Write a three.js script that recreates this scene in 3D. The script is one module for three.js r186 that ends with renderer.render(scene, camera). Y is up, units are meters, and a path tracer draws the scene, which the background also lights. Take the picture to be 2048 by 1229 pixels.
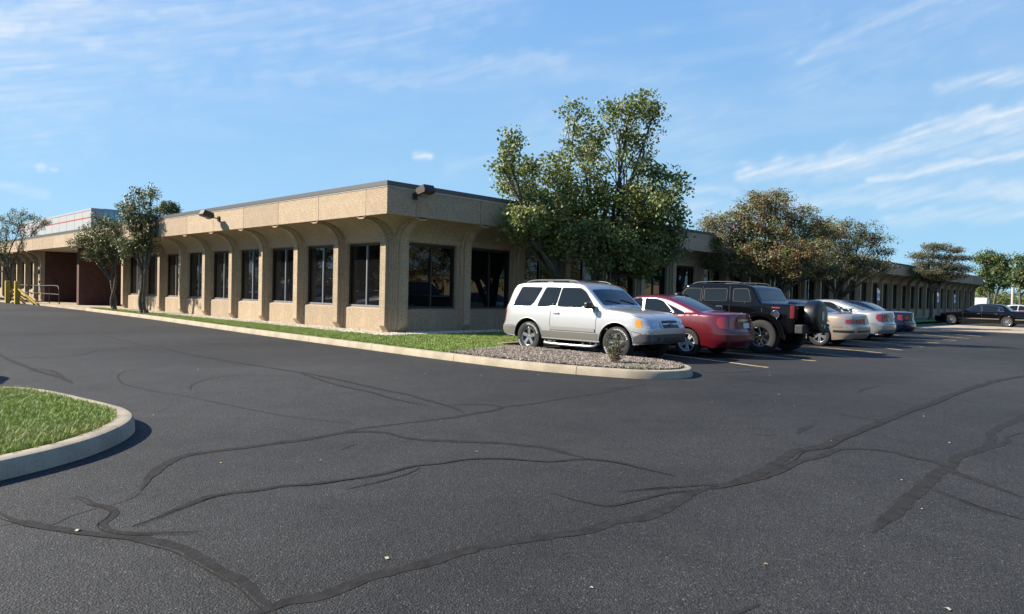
import * as THREE from 'three';
import { mergeGeometries, mergeVertices, toCreasedNormals } from 'three/addons/utils/BufferGeometryUtils.js';
import { RoundedBoxGeometry } from 'three/addons/geometries/RoundedBoxGeometry.js';

// ------------------------------------------------------------------ camera, sky, sun, exposure
const scene = new THREE.Scene();
const camera = new THREE.PerspectiveCamera(47.373, 2048 / 1229, 0.1, 3000);
const EYE = new THREE.Vector3(16.765, 1.42, 12.442), FWD = new THREE.Vector3(-0.69126, -0.01931, -0.72235), UPV = new THREE.Vector3(-0.03035, 0.99954, 0.00232);
camera.position.copy(EYE); camera.up.copy(UPV); camera.lookAt(EYE.clone().add(FWD));
camera.updateMatrixWorld();
const renderer = new THREE.WebGLRenderer({ antialias: true });
renderer.toneMapping = THREE.LinearToneMapping;
renderer.toneMappingExposure = 2.5;
renderer.shadowMap.enabled = true;

const SUN = new THREE.Vector3(-0.545, 0.50, 0.50).normalize();
const sun = new THREE.DirectionalLight(new THREE.Color(1.0, 0.92, 0.79), 5.0);
sun.position.copy(SUN).multiplyScalar(120); sun.target.position.set(0, 0, 0);
sun.castShadow = true; sun.shadow.mapSize.set(4096, 4096);
Object.assign(sun.shadow.camera, { left: -90, right: 90, top: 90, bottom: -90, near: 1, far: 320 });
scene.add(sun, sun.target);

// ------------------------------------------------------------------ helpers: random, noise, pixels to rays
function rng(seed) { let a = seed >>> 0; return () => { a = (a + 0x6D2B79F5) | 0; let t = Math.imul(a ^ (a >>> 15), 1 | a); t = (t + Math.imul(t ^ (t >>> 7), 61 | t)) ^ t; return ((t ^ (t >>> 14)) >>> 0) / 4294967296; }; }
const NT = new Float32Array(65536); { const r = rng(77); for (let i = 0; i < 65536; i++) NT[i] = r(); }
function vnoise(x, y, wrap) { // value noise, optional wrap (integer period)
  let xi = Math.floor(x), yi = Math.floor(y); const fx = x - xi, fy = y - yi, u = fx * fx * (3 - 2 * fx), v = fy * fy * (3 - 2 * fy);
  let x1 = xi + 1, y1 = yi + 1;
  if (wrap) { xi = ((xi % wrap) + wrap) % wrap; yi = ((yi % wrap) + wrap) % wrap; x1 = ((x1 % wrap) + wrap) % wrap; y1 = ((y1 % wrap) + wrap) % wrap; }
  const h = (a, b) => NT[(Math.imul(a, 73) + Math.imul(b, 9176 + 31) + ((a * b) & 255)) & 65535];
  const a = h(xi, yi), b = h(x1, yi), c = h(xi, y1), d = h(x1, y1);
  return a + (b - a) * u + (c - a) * v + (a - b - c + d) * u * v;
}
function fbm(x, y, oct, wrap) { let s = 0, a = 0.5, n = 0; for (let i = 0; i < oct; i++) { s += a * vnoise(x, y, wrap); n += a; x *= 2; y *= 2; if (wrap) wrap *= 2; a *= 0.5; } return s / n; }
const lerp = (a, b, t) => a + (b - a) * t, clamp = (x, a = 0, b = 1) => Math.min(b, Math.max(a, x));
const sst = (a, b, x) => { const t = clamp((x - a) / (b - a)); return t * t * (3 - 2 * t); };
const FPX = 1400.77;
const RIGHT = new THREE.Vector3().crossVectors(FWD, UPV).normalize();
function ray(px, py) { return new THREE.Vector3().addScaledVector(RIGHT, (px - 1024) / FPX).addScaledVector(UPV, -(py - 614.5) / FPX).add(FWD).normalize(); }
function onY(px, py, y = 0) { const d = ray(px, py), t = (y - EYE.y) / d.y; return EYE.clone().addScaledVector(d, t); }
function onX(px, py, x = 0) { const d = ray(px, py), t = (x - EYE.x) / d.x; return EYE.clone().addScaledVector(d, t); }
function onZ(px, py, z = 0) { const d = ray(px, py), t = (z - EYE.z) / d.z; return EYE.clone().addScaledVector(d, t); }

// ------------------------------------------------------------------ the sky: clear autumn blue with cirrus
{
  const W = 4096, H = 2048, data = new Float32Array(W * H * 4);
  const ae = (px, py) => { const d = ray(px, py); return [Math.atan2(d.z, d.x), Math.asin(d.y)]; };
  const D = Math.PI / 180;
  // cirrus streaks as directions on the sky: points, half width (rad), strength
  const raw = [
    [[[1500, 352], [1640, 332], [1760, 306], [1880, 268], [1960, 246], [2060, 226], [2240, 190]], 15, 0.75],
    [[[1560, 352], [1700, 326], [1830, 300], [1960, 288], [2100, 275]], 20, 0.34],
    [[[1740, 362], [1850, 341], [1950, 326], [2060, 309], [2300, 280]], 6, 0.66],
    [[[1540, 408], [1700, 396], [1850, 386], [1960, 381], [2080, 379], [2400, 380]], 14, 0.46],
    [[[1780, 440], [1900, 432], [2060, 420], [2300, 410]], 10, 0.4],
    [[[1880, 182], [1950, 160], [2030, 149], [2150, 140]], 8, 0.5],
    [[[1600, 122], [1660, 84], [1740, 45], [1880, -5], [2050, -60]], 9, 0.34],
    [[[1610, 135], [1720, 95], [1830, 60], [1950, 20]], 40, 0.16],
    [[[1480, 352], [1520, 347], [1560, 352]], 8, 0.6],
    [[[1380, 382], [1420, 378], [1470, 384]], 8, 0.4],
    [[[1350, 430], [1420, 420], [1500, 424]], 13, 0.4],
    [[[-60, 76], [20, 40], [90, 12], [160, -15]], 20, 0.7],
    [[[-40, 140], [100, 70], [220, 30], [380, -10]], 46, 0.42],
    [[[40, 190], [220, 120], [420, 60], [620, 10]], 60, 0.24],
    [[[520, 155], [640, 140], [760, 165], [1000, 130], [1120, 120]], 14, 0.22],
    [[[700, 60], [850, 20], [1000, -20]], 40, 0.2],
    [[[830, 311], [846, 310], [860, 313]], 4.5, 0.8],
    [[[78, 335], [84, 334]], 5, 0.6], [[[104, 338], [110, 339]], 3.5, 0.5],
    [[[-80, 362], [20, 376], [90, 392]], 6, 0.32],
    [[[900, 330], [980, 322], [1080, 332]], 10, 0.2],
    [[[1100, 300], [1250, 270], [1400, 300]], 60, 0.14],
  ];
  const streaks = [];
  for (const [pts, w, s] of raw) {
    const p = pts.map(([x, y]) => ae(x, y));
    for (const [turn, k] of [[0, 1], [118 * D, 0.9], [236 * D, 0.9]]) streaks.push({ p: p.map(([a, e]) => [a + turn, e]), w: w * 1.0 / FPX, s: s * k * 0.85 });
  }
  // cloud layer first into a one-channel array (az, el up to 60 deg)
  const cl = new Float32Array(W * H);
  const TAU = Math.PI * 2;
  for (const st of streaks) for (let k = 0; k + 1 < st.p.length; k++) {
    const [a0, e0] = st.p[k], [a1, e1] = st.p[k + 1], w = st.w, R = w * 4.5;
    const y0 = Math.max(H / 2, Math.floor((Math.min(e0, e1) - R) / Math.PI * H + H / 2)), y1 = Math.min(H - 1, Math.ceil((Math.max(e0, e1) + R) / Math.PI * H + H / 2));
    const x0 = Math.floor(((Math.min(a0, a1) - R) / TAU + 0.5) * W), x1 = Math.ceil(((Math.max(a0, a1) + R) / TAU + 0.5) * W);
    const dx = a1 - a0, dy = e1 - e0, L2 = dx * dx + dy * dy + 1e-9;
    const endA = k === 0, endB = k + 2 === st.p.length;
    for (let y = y0; y <= y1; y++) for (let x = x0; x <= x1; x++) {
      const a = (x + 0.5) / W * TAU - Math.PI, e = (y + 0.5) / H * Math.PI - Math.PI / 2;
      const nx = (fbm(a * 40, (e - 0.25 * a) * 60, 4) - 0.5) * w * 3.0;
      let t = ((a - a0) * dx + (e + nx - e0) * dy) / L2, tt = clamp(t);
      const qx = a - a0 - dx * tt, qy = e + nx - e0 - dy * tt, d2 = qx * qx + qy * qy * 1;
      const r = Math.sqrt(d2) / w; if (r > 4.5) continue;
      let v = st.s * Math.exp(-r * r * 0.6);
      if (!endA && t < 0) v *= 0.999; if (!endB && t > 1) v *= 0.999;
      const i = y * W + (((x % W) + W) % W);
      if (v > cl[i]) cl[i] = v;
    }
  }
  const sunAz = Math.atan2(SUN.z, SUN.x), sunEl = Math.asin(SUN.y);
  for (let y = 0; y < H; y++) {
    const el = (y + 0.5) / H * Math.PI - Math.PI / 2, up = Math.max(el, 0), c = Math.cos(el), s = Math.sin(el);
    const g = Math.pow(clamp(up / (57 * D)), 0.55);          // 0 at the horizon, 1 high up
    for (let x = 0; x < W; x++) {
      const az = (x + 0.5) / W * TAU - Math.PI, i = (y * W + x) * 4;
      const cs = clamp(c * Math.cos(az - sunAz) * Math.cos(sunEl) + s * Math.sin(sunEl), -1, 1);
      const glow = Math.pow((cs + 1) * 0.5, 3.0);            // brighter towards the sun
      let r = lerp(0.50, 0.02, g) + glow * lerp(0.10, 0.13, g), gg = lerp(0.84, 0.19, g) + glow * lerp(0.10, 0.19, g), b = lerp(1.0, 0.72, g) + glow * 0.20;
      if (el > 0) {
        const u = az * 9, v = el * 30, wrapAz = Math.cos(az) * 4;
        const ripple = 0.75 + 0.5 * fbm(az * 60 + el * 90, el * 320 - az * 60, 2);
        let k = cl[y * W + x] * (0.12 + 1.5 * Math.pow(fbm(az * 16 + 3, (el - 0.27 * az) * 210, 5), 1.3)) * (0.7 + 0.5 * ripple * 0.6);
        const veil = Math.max(0, fbm(Math.cos(az) * 3 + 5 + el * 3, Math.sin(az) * 3 + el * 9 + 3, 4) - 0.47) * 0.75 + Math.max(0, fbm(az * 8 + el * 20, el * 46 + 7 - az * 5, 4) - 0.52) * 0.5 * sst(0.0, 0.2, el);
        k = clamp(k + veil * 0.45, 0, 0.9);
        r = lerp(r, 0.92, k); gg = lerp(gg, 0.96, k); b = lerp(b, 1.0, k);
      } else { r = 0.16; gg = 0.16; b = 0.15; }
      data[i] = r * 0.4; data[i + 1] = gg * 0.4; data[i + 2] = b * 0.4; data[i + 3] = 1;
    }
  }
  const t = new THREE.DataTexture(data, W, H, THREE.RGBAFormat, THREE.FloatType);
  t.mapping = THREE.EquirectangularReflectionMapping; t.magFilter = THREE.LinearFilter; t.needsUpdate = true;
  scene.background = t; scene.environment = t;
}

// ------------------------------------------------------------------ naming
const taken = new Map();
function numbered(n) { const k = taken.get(n) || 0; taken.set(n, k + 1); return k ? n + '_' + String(k).padStart(3, '0') : n; }
function thing(name, label, category, pos = [0, 0, 0], turn = 0, group) {
  const o = new THREE.Group(); o.name = numbered(name); o.position.set(...pos); o.rotation.y = turn;
  o.userData = { label, category }; if (group) o.userData.group = group; scene.add(o); return o;
}
function part(name, geo, m, parent, label) {
  const o = new THREE.Mesh(Array.isArray(geo) ? merge(geo) : geo, m); o.name = name; if (label) o.userData.label = label; parent.add(o); return o;
}
function struct(name, geo, m, label, category) {
  const o = new THREE.Mesh(Array.isArray(geo) ? merge(geo) : geo, m); o.name = numbered(name); o.userData = { kind: 'structure', label, category }; scene.add(o); return o;
}
function copyOf(src, label, pos, turn, group) {
  const c = src.clone(); c.name = numbered(src.name.replace(/_\d+$/, '')); c.userData = { ...src.userData, label }; if (group) c.userData.group = group;
  c.position.set(...pos); c.rotation.y = turn; scene.add(c); return c;
}
function merge(list) {
  const l = list.map((g) => { let q = g.index ? g.toNonIndexed() : g; if (!q.attributes.normal) q.computeVertexNormals(); if (!q.attributes.uv) q.setAttribute('uv', new THREE.BufferAttribute(new Float32Array(q.attributes.position.count * 2), 2)); const o = new THREE.BufferGeometry(); for (const k of ['position', 'normal', 'uv']) o.setAttribute(k, q.attributes[k]); return o; });
  return l.length === 1 ? l[0] : mergeGeometries(l);
}
// uv in metres by the main direction of each face
function boxUV(g, s = 1, off = 0) {
  const q = g.index ? g.toNonIndexed() : g; const p = q.attributes.position, n = p.count, uv = new Float32Array(n * 2);
  const a = new THREE.Vector3(), b = new THREE.Vector3(), c = new THREE.Vector3();
  for (let i = 0; i < n; i += 3) {
    a.fromBufferAttribute(p, i); b.fromBufferAttribute(p, i + 1); c.fromBufferAttribute(p, i + 2);
    const N = b.clone().sub(a).cross(c.clone().sub(a)); const ax = Math.abs(N.x), ay = Math.abs(N.y), az = Math.abs(N.z);
    [a, b, c].forEach((v, k) => { let U, V; if (ay >= ax && ay >= az) { U = v.x; V = v.z; } else if (ax >= az) { U = v.z; V = v.y; } else { U = v.x; V = v.y; } uv[(i + k) * 2] = U * s + off; uv[(i + k) * 2 + 1] = V * s + off * 0.37; });
  }
  q.setAttribute('uv', new THREE.BufferAttribute(uv, 2)); return q;
}
function bx(x0, x1, y0, y1, z0, z1) { return new THREE.BoxGeometry(x1 - x0, y1 - y0, z1 - z0).translate((x0 + x1) / 2, (y0 + y1) / 2, (z0 + z1) / 2); }
function rbx(w, h, d, r = 0.02, seg = 2) { return new RoundedBoxGeometry(w, h, d, seg, r); }
function tube(pts, r, rad = 6, closed = false, seg) { const c = new THREE.CatmullRomCurve3(pts.map((p) => new THREE.Vector3(...p)), closed, 'centripetal'); return new THREE.TubeGeometry(c, seg || Math.max(2, pts.length * 4), r, rad, closed); }
function rod(a, b, r, rad = 8, r2) { const A = new THREE.Vector3(...a), B = new THREE.Vector3(...b), L = A.distanceTo(B); const g = new THREE.CylinderGeometry(r2 ?? r, r, L, rad); g.translate(0, L / 2, 0); g.applyQuaternion(new THREE.Quaternion().setFromUnitVectors(new THREE.Vector3(0, 1, 0), B.clone().sub(A).normalize())); g.translate(A.x, A.y, A.z); return g; }
function bar(a, b, w, h) { const A = new THREE.Vector3(...a), B = new THREE.Vector3(...b), L = A.distanceTo(B); const g = new THREE.BoxGeometry(w, h, L); g.applyMatrix4(new THREE.Matrix4().lookAt(A, B, new THREE.Vector3(0, 1, 0.001))); g.translate((A.x + B.x) / 2, (A.y + B.y) / 2, (A.z + B.z) / 2); return g; }
function prism(pts, depth, bevel = 0) { const s = new THREE.Shape(pts.map(([x, y]) => new THREE.Vector2(x, y))); return new THREE.ExtrudeGeometry(s, { depth, bevelEnabled: bevel > 0, bevelSize: bevel, bevelThickness: bevel, bevelSegments: 1, curveSegments: 6 }); }
// sweep a profile [[offset, y]...] along a path [[x,z]...]; offset is to the left of travel seen from above with x right, z down
function sweep(path, prof, closed = false, capEnds = true) {
  const n = path.length, m = prof.length, P = [], U = [], I = []; let run = 0;
  const nor = (a, b) => { const dx = b[0] - a[0], dz = b[1] - a[1], l = Math.hypot(dx, dz) || 1; return [dz / l, -dx / l]; };
  const tot = closed ? n + 1 : n; let vrun = [0]; for (let j = 1; j < m; j++) vrun[j] = vrun[j - 1] + Math.hypot(prof[j][0] - prof[j - 1][0], prof[j][1] - prof[j - 1][1]);
  for (let q = 0; q < tot; q++) {
    const i = q % n, p = path[i], a = path[(i - 1 + n) % n], b = path[(i + 1) % n];
    let n1 = (!closed && i === 0) ? nor(p, b) : nor(a, p), n2 = (!closed && i === n - 1) ? nor(a, p) : nor(p, b);
    let mx = n1[0] + n2[0], mz = n1[1] + n2[1]; const l = Math.hypot(mx, mz) || 1; mx /= l; mz /= l; const k = 1 / Math.max(0.4, mx * n1[0] + mz * n1[1]);
    if (q) run += Math.hypot(p[0] - path[(q - 1) % n][0], p[1] - path[(q - 1) % n][1]);
    for (let j = 0; j < m; j++) { P.push(p[0] + mx * k * prof[j][0], prof[j][1], p[1] + mz * k * prof[j][0]); U.push(run, vrun[j]); }
  }
  for (let q = 0; q + 1 < tot; q++) for (let j = 0; j + 1 < m; j++) { const a = q * m + j, b = a + m; I.push(a, b, a + 1, b, b + 1, a + 1); }
  if (!closed && capEnds) for (const q of [0, tot - 1]) { const f = THREE.ShapeUtils.triangulateShape(prof.map(([x, y]) => new THREE.Vector2(x, y)), []); for (const t of f) I.push(q * m + t[0], q * m + t[1], q * m + t[2]); }
  const g = new THREE.BufferGeometry(); g.setAttribute('position', new THREE.Float32BufferAttribute(P, 3)); g.setAttribute('uv', new THREE.Float32BufferAttribute(U, 2)); g.setIndex(I);
  return toCreasedNormals(g, 0.6);
}
function smoothPath(pts, step = 0.25, closed = false) { const c = new THREE.CatmullRomCurve3(pts.map(([x, z]) => new THREE.Vector3(x, 0, z)), closed, 'centripetal'); const L = c.getLength(), n = Math.max(2, Math.round(L / step)); const r = c.getSpacedPoints(n).map((p) => [p.x, p.z]); if (closed) r.pop(); return r; }
function offsetPath(path, d) { return path.map((p, i) => { const a = path[Math.max(0, i - 1)], b = path[Math.min(path.length - 1, i + 1)]; const dx = b[0] - a[0], dz = b[1] - a[1], l = Math.hypot(dx, dz) || 1; return [p[0] + dz / l * d, p[1] - dx / l * d]; }); }
function inPoly(x, z, poly) { let c = false; for (let i = 0, j = poly.length - 1; i < poly.length; j = i++) { const [xi, zi] = poly[i], [xj, zj] = poly[j]; if ((zi > z) !== (zj > z) && x < (xj - xi) * (z - zi) / (zj - zi) + xi) c = !c; } return c; }
function flat(poly, y, s = 1) { const g = new THREE.ShapeGeometry(new THREE.Shape(poly.map(([x, z]) => new THREE.Vector2(x, -z)))); g.rotateX(-Math.PI / 2); g.translate(0, y, 0); const p = g.attributes.position, uv = g.attributes.uv; for (let i = 0; i < p.count; i++) uv.setXY(i, p.getX(i) * s, p.getZ(i) * s); return g; }

// ------------------------------------------------------------------ textures and materials
function tex(n, fn, srgb, rep = 1) { // fn(u,v,x,y) -> [r,g,b] 0..1 or number
  const d = new Uint8Array(n * n * 4); for (let y = 0; y < n; y++) for (let x = 0; x < n; x++) { const c = fn(x / n, y / n, x, y), i = (y * n + x) * 4; if (typeof c === 'number') d[i] = d[i + 1] = d[i + 2] = clamp(c) * 255; else { d[i] = clamp(c[0]) * 255; d[i + 1] = clamp(c[1]) * 255; d[i + 2] = clamp(c[2]) * 255; } d[i + 3] = 255; }
  const t = new THREE.DataTexture(d, n, n); t.wrapS = t.wrapT = THREE.RepeatWrapping; t.magFilter = THREE.LinearFilter; t.minFilter = THREE.LinearMipmapLinearFilter; t.generateMipmaps = true; if (srgb) t.colorSpace = THREE.SRGBColorSpace; t.repeat.set(rep, rep); t.needsUpdate = true; return t;
}
const s2 = (l) => l <= 0.0031308 ? 12.92 * l : 1.055 * Math.pow(l, 1 / 2.4) - 0.055;
const lin = (r, g, b) => [s2(r), s2(g), s2(b)];
const ALB = 0.82; // one scale for all base colours, set with the exposure
const C = (r, g, b) => new THREE.Color().setRGB(r * ALB, g * ALB, b * ALB);
function mat(r, g, b, rough = 0.8, extra = {}) { return new THREE.MeshStandardMaterial({ color: C(r, g, b), roughness: rough, ...extra }); }
// small stones scattered in a tile: nearest-cell noise; returns [distance, id]
function cells(n, cellsPer, seed) {
  const r = rng(seed), px = [], py = [], id = []; for (let i = 0; i < cellsPer * cellsPer; i++) { px.push(r()); py.push(r()); id.push(r()); }
  return (u, v) => { const x = u * cellsPer, y = v * cellsPer, xi = Math.floor(x), yi = Math.floor(y); let best = 9, bi = 0, second = 9; for (let dy = -1; dy <= 1; dy++) for (let dx = -1; dx <= 1; dx++) { const cx = ((xi + dx) % cellsPer + cellsPer) % cellsPer, cy = ((yi + dy) % cellsPer + cellsPer) % cellsPer, k = cy * cellsPer + cx; const ex = xi + dx + px[k] - x, ey = yi + dy + py[k] - y, d = ex * ex + ey * ey; if (d < best) { second = best; best = d; bi = k; } else if (d < second) second = d; } return [Math.sqrt(best), id[bi], Math.sqrt(second)]; };
}
const M = {};
{ // sealed asphalt: 4 m tile
  const N = 2048, cA = cells(N, 420, 5), cB = cells(N, 190, 6); const h = new Float32Array(N * N), col = new Float32Array(N * N);
  for (let y = 0; y < N; y++) for (let x = 0; x < N; x++) { const u = x / N, v = y / N; const [d, id] = cA(u, v), [d2, id2] = cB(u, v); const f = fbm(u * 16, v * 16, 4, 16); h[y * N + x] = clamp(0.8 - d * 0.8) * (0.25 + 0.75 * id) + clamp(0.5 - d2) * 0.18 * id2 + 0.08 * f; col[y * N + x] = 0.42 + 0.95 * id * clamp(1.15 - d) + 0.5 * (id2 - 0.5) * clamp(1 - d2) + 0.34 * (f - 0.5) + (id > 0.975 ? 1.3 : 0); }
  const map = tex(N, (u, v, x, y) => { const k = col[y * N + x] * 0.033; return lin(k * 1.03, k * 1.0, k * 0.94); }, true, 0.25);
  const bump = tex(N, (u, v, x, y) => h[y * N + x], false, 0.25);
  M.asphalt = new THREE.MeshPhysicalMaterial({ map, bumpMap: bump, bumpScale: 0.008, roughness: 0.82, specularIntensity: 0.6, vertexColors: true, color: C(1, 1, 1) });
}
{ // exposed aggregate precast: 1 m tile
  const N = 1024, cA = cells(N, 62, 15), cB = cells(N, 120, 16); const h = new Float32Array(N * N);
  const pal = [[0.52, 0.39, 0.24], [0.62, 0.49, 0.33], [0.40, 0.29, 0.17], [0.30, 0.21, 0.13], [0.68, 0.58, 0.43], [0.50, 0.35, 0.2], [0.56, 0.45, 0.3], [0.22, 0.17, 0.12]];
  const map = tex(N, (u, v, x, y) => { const [d, id] = cA(u, v), [d2, id2] = cB(u, v); const f = fbm(u * 4, v * 4, 4, 4); let c; if (d < 0.46) { c = pal[Math.floor(id * 8)]; h[y * N + x] = 0.6 + 0.4 * (1 - d * 2); } else if (d2 < 0.4) { c = pal[Math.floor(id2 * 8)]; h[y * N + x] = 0.45; } else { c = [0.42, 0.335, 0.225]; h[y * N + x] = 0.2; } const k = 0.66 + 0.25 * f; return lin(c[0] * k, c[1] * k, c[2] * k); }, true, 1);
  const bump = tex(N, (u, v, x, y) => h[y * N + x], false, 1);
  M.precast = [0.98, 1.07, 1.14].map((k) => new THREE.MeshStandardMaterial({ map, bumpMap: bump, bumpScale: 0.006, roughness: 0.9, color: C(k * 1.06, k * 1.03, k * 1.04) }));
}
{ // cast concrete for kerbs and walks
  const N = 512, cA = cells(N, 90, 25); const h = new Float32Array(N * N);
  const map = tex(N, (u, v, x, y) => { const f = fbm(u * 5, v * 5, 5, 5), [d, id] = cA(u, v); const st = fbm(u * 2 + 9, v * 2, 3, 2); h[y * N + x] = f * 0.6 + clamp(0.4 - d) * id; const k = 0.76 + 0.6 * (f - 0.5) + (id > 0.88 && d < 0.35 ? -0.25 : 0) + 0.55 * (st - 0.5); return lin(0.46 * k, 0.385 * k, 0.275 * k); }, true, 0.7);
  const bump = tex(N, (u, v, x, y) => h[y * N + x], false, 0.7);
  M.kerb = new THREE.MeshStandardMaterial({ color: C(1, 1, 1), map, bumpMap: bump, bumpScale: 0.004, roughness: 0.92 });
  const m2 = map.clone(); m2.repeat.set(0.25, 0.25); m2.needsUpdate = true;
  M.concrete = new THREE.MeshStandardMaterial({ map: m2, roughness: 0.92, color: C(1.05, 1.0, 0.95) });
  M.concrete2 = new THREE.MeshStandardMaterial({ map: m2, roughness: 0.92, color: C(0.9, 0.9, 0.88) });
}
{ // soil under grass, mulch bed
  const gmap = tex(512, (u, v) => { const f = fbm(u * 24, v * 24, 4, 24), g = fbm(u * 4, v * 4, 3, 4); return lin(0.09 + 0.07 * f * g, 0.145 + 0.09 * f, 0.022 + 0.015 * f); }, true, 0.5);
  M.lawn = new THREE.MeshStandardMaterial({ color: C(1, 1, 1), map: gmap, roughness: 1 });
  const mmap = tex(512, (u, v) => { const f = fbm(u * 40, v * 20, 4, 40); return lin(0.10 + 0.16 * f, 0.08 + 0.12 * f, 0.06 + 0.085 * f); }, true, 1);
  M.soil = new THREE.MeshStandardMaterial({ color: C(1, 1, 1), map: mmap, roughness: 1 });
}
{ // running bond brick, 1.6 m tile: too far away to tell the bricks apart
  const N = 1024, rows = 24, colsN = 8; const r = rng(8), tone = Array.from({ length: rows * colsN }, () => r()); const h = new Float32Array(N * N);
  const map = tex(N, (u, v, x, y) => { const row = Math.floor(v * rows), sh = (row % 2) * 0.5, c = (u * colsN + sh) % colsN, k = Math.floor(c), fy = v * rows - row, fx = c - k; const mort = fy < 0.13 || fx < 0.05; const f = fbm(u * 40, v * 40, 3, 40); h[y * N + x] = mort ? 0 : 0.8 + 0.2 * f; const t = tone[row * colsN + k]; return mort ? lin(0.11, 0.085, 0.075) : lin(0.075 + 0.045 * t + 0.02 * f, 0.032 + 0.018 * t, 0.025 + 0.012 * t); }, true, 1 / 1.6);
  const bump = tex(N, (u, v, x, y) => h[y * N + x], false, 1 / 1.6);
  M.brick = new THREE.MeshStandardMaterial({ color: C(1, 1, 1), map, bumpMap: bump, bumpScale: 0.008, roughness: 0.9 });
}
{ // bark
  const map = tex(256, (u, v) => { const f = fbm(u * 12, v * 3, 4, 12), g = fbm(u * 4, v * 4, 3, 4); return lin(0.06 + 0.09 * f, 0.05 + 0.075 * f + 0.01 * g, 0.04 + 0.055 * f); }, true, 1);
  const bump = tex(256, (u, v) => fbm(u * 14, v * 4, 4, 14), false, 1);
  M.bark = new THREE.MeshStandardMaterial({ color: C(1, 1, 1), map, bumpMap: bump, bumpScale: 0.02, roughness: 0.95 });
}
M.glass = new THREE.MeshPhysicalMaterial({ color: C(0.006, 0.006, 0.006), roughness: 0.015, ior: 1.55, metalness: 0 });
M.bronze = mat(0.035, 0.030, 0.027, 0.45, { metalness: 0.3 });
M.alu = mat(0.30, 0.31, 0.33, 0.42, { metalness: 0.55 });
M.coping = mat(0.10, 0.098, 0.096, 0.5, { metalness: 0.35 });
M.flash = mat(0.5, 0.49, 0.47, 0.6);
M.dark = mat(0.012, 0.012, 0.012, 0.9);
M.roofing = mat(0.12, 0.12, 0.12, 0.95);

// ------------------------------------------------------------------ ground, parking lot, markings, kerbs, lawns
struct('ground', new THREE.CircleGeometry(1400, 64).rotateX(-Math.PI / 2).translate(0, -0.03, 0), M.lawn, 'flat grassy ground far around the parking lot', 'ground');
const lot = (() => {
  const g = new THREE.PlaneGeometry(150, 150, 300, 300).rotateX(-Math.PI / 2); g.translate(-14, 0, -16);
  const p = g.attributes.position, uv = g.attributes.uv, col = new Float32Array(p.count * 3);
  for (let i = 0; i < p.count; i++) { const x = p.getX(i), z = p.getZ(i); uv.setXY(i, x, z); const a = fbm(x * 0.16 + 40, z * 0.16 + 20, 4), b = fbm(x * 0.9 + 4, z * 0.9 + 90, 3), c3 = fbm(x * 0.5 + 70, z * 0.22 + 8, 4), k = 1.0 + 1.25 * (a - 0.5) + 0.4 * (b - 0.5) + 0.8 * (c3 - 0.5); col[i * 3] = k; col[i * 3 + 1] = k; col[i * 3 + 2] = k * 1.0; }
  g.setAttribute('color', new THREE.BufferAttribute(col, 3));
  return struct('parking_lot', g, M.asphalt, 'dark sealed asphalt parking lot with tar crack repairs', 'parking lot');
})();
// ribbons of tar over the cracks, traced on the ground: [width in m, points in photo pixels]
function ribbon(pts, w, y, seed, wob = 0.35, endTaper = true) {
  const r = rng(seed), c = new THREE.CatmullRomCurve3(pts.map(([x, z]) => new THREE.Vector3(x, 0, z)), false, 'centripetal'), L = c.getLength(), n = Math.max(4, Math.min(520, Math.round(L / 0.03))), P = [], U = [], I = [];
  for (let i = 0; i <= n; i++) {
    const t = i / n, p = c.getPointAt(t), d = c.getTangentAt(t), s = t * L;
    const e = endTaper ? Math.min(1, Math.min(t, 1 - t) * L / 0.5 + 0.15) : 1;
    const wl = Math.max(0.002, w * 0.5 * e * (1 + wob * 2.4 * (fbm(s * 3.2 + seed * 7, 3.3, 5) - 0.5) + wob * 0.5 * (vnoise(s * 18, seed) - 0.5))), wr = Math.max(0.002, w * 0.5 * e * (1 + wob * 2.4 * (fbm(s * 3.2 + seed * 7, 33.3, 5) - 0.5) + wob * 0.5 * (vnoise(s * 18, seed + 50) - 0.5))), jx = (fbm(s * 1.5 + seed * 3, 9.1, 4) - 0.5) * w * 0.9;
    P.push(p.x + d.z * (wl + jx), y, p.z - d.x * (wl + jx), p.x - d.z * (wr - jx), y, p.z + d.x * (wr - jx)); U.push(s, 0, s, w);
    if (i) { const a = (i - 1) * 2; I.push(a, a + 1, a + 2, a + 1, a + 3, a + 2); }
  }
  const g = new THREE.BufferGeometry(); g.setAttribute('position', new THREE.Float32BufferAttribute(P, 3)); g.setAttribute('uv', new THREE.Float32BufferAttribute(U, 2)); g.setIndex(I); g.computeVertexNormals(); return g;
}
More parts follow.
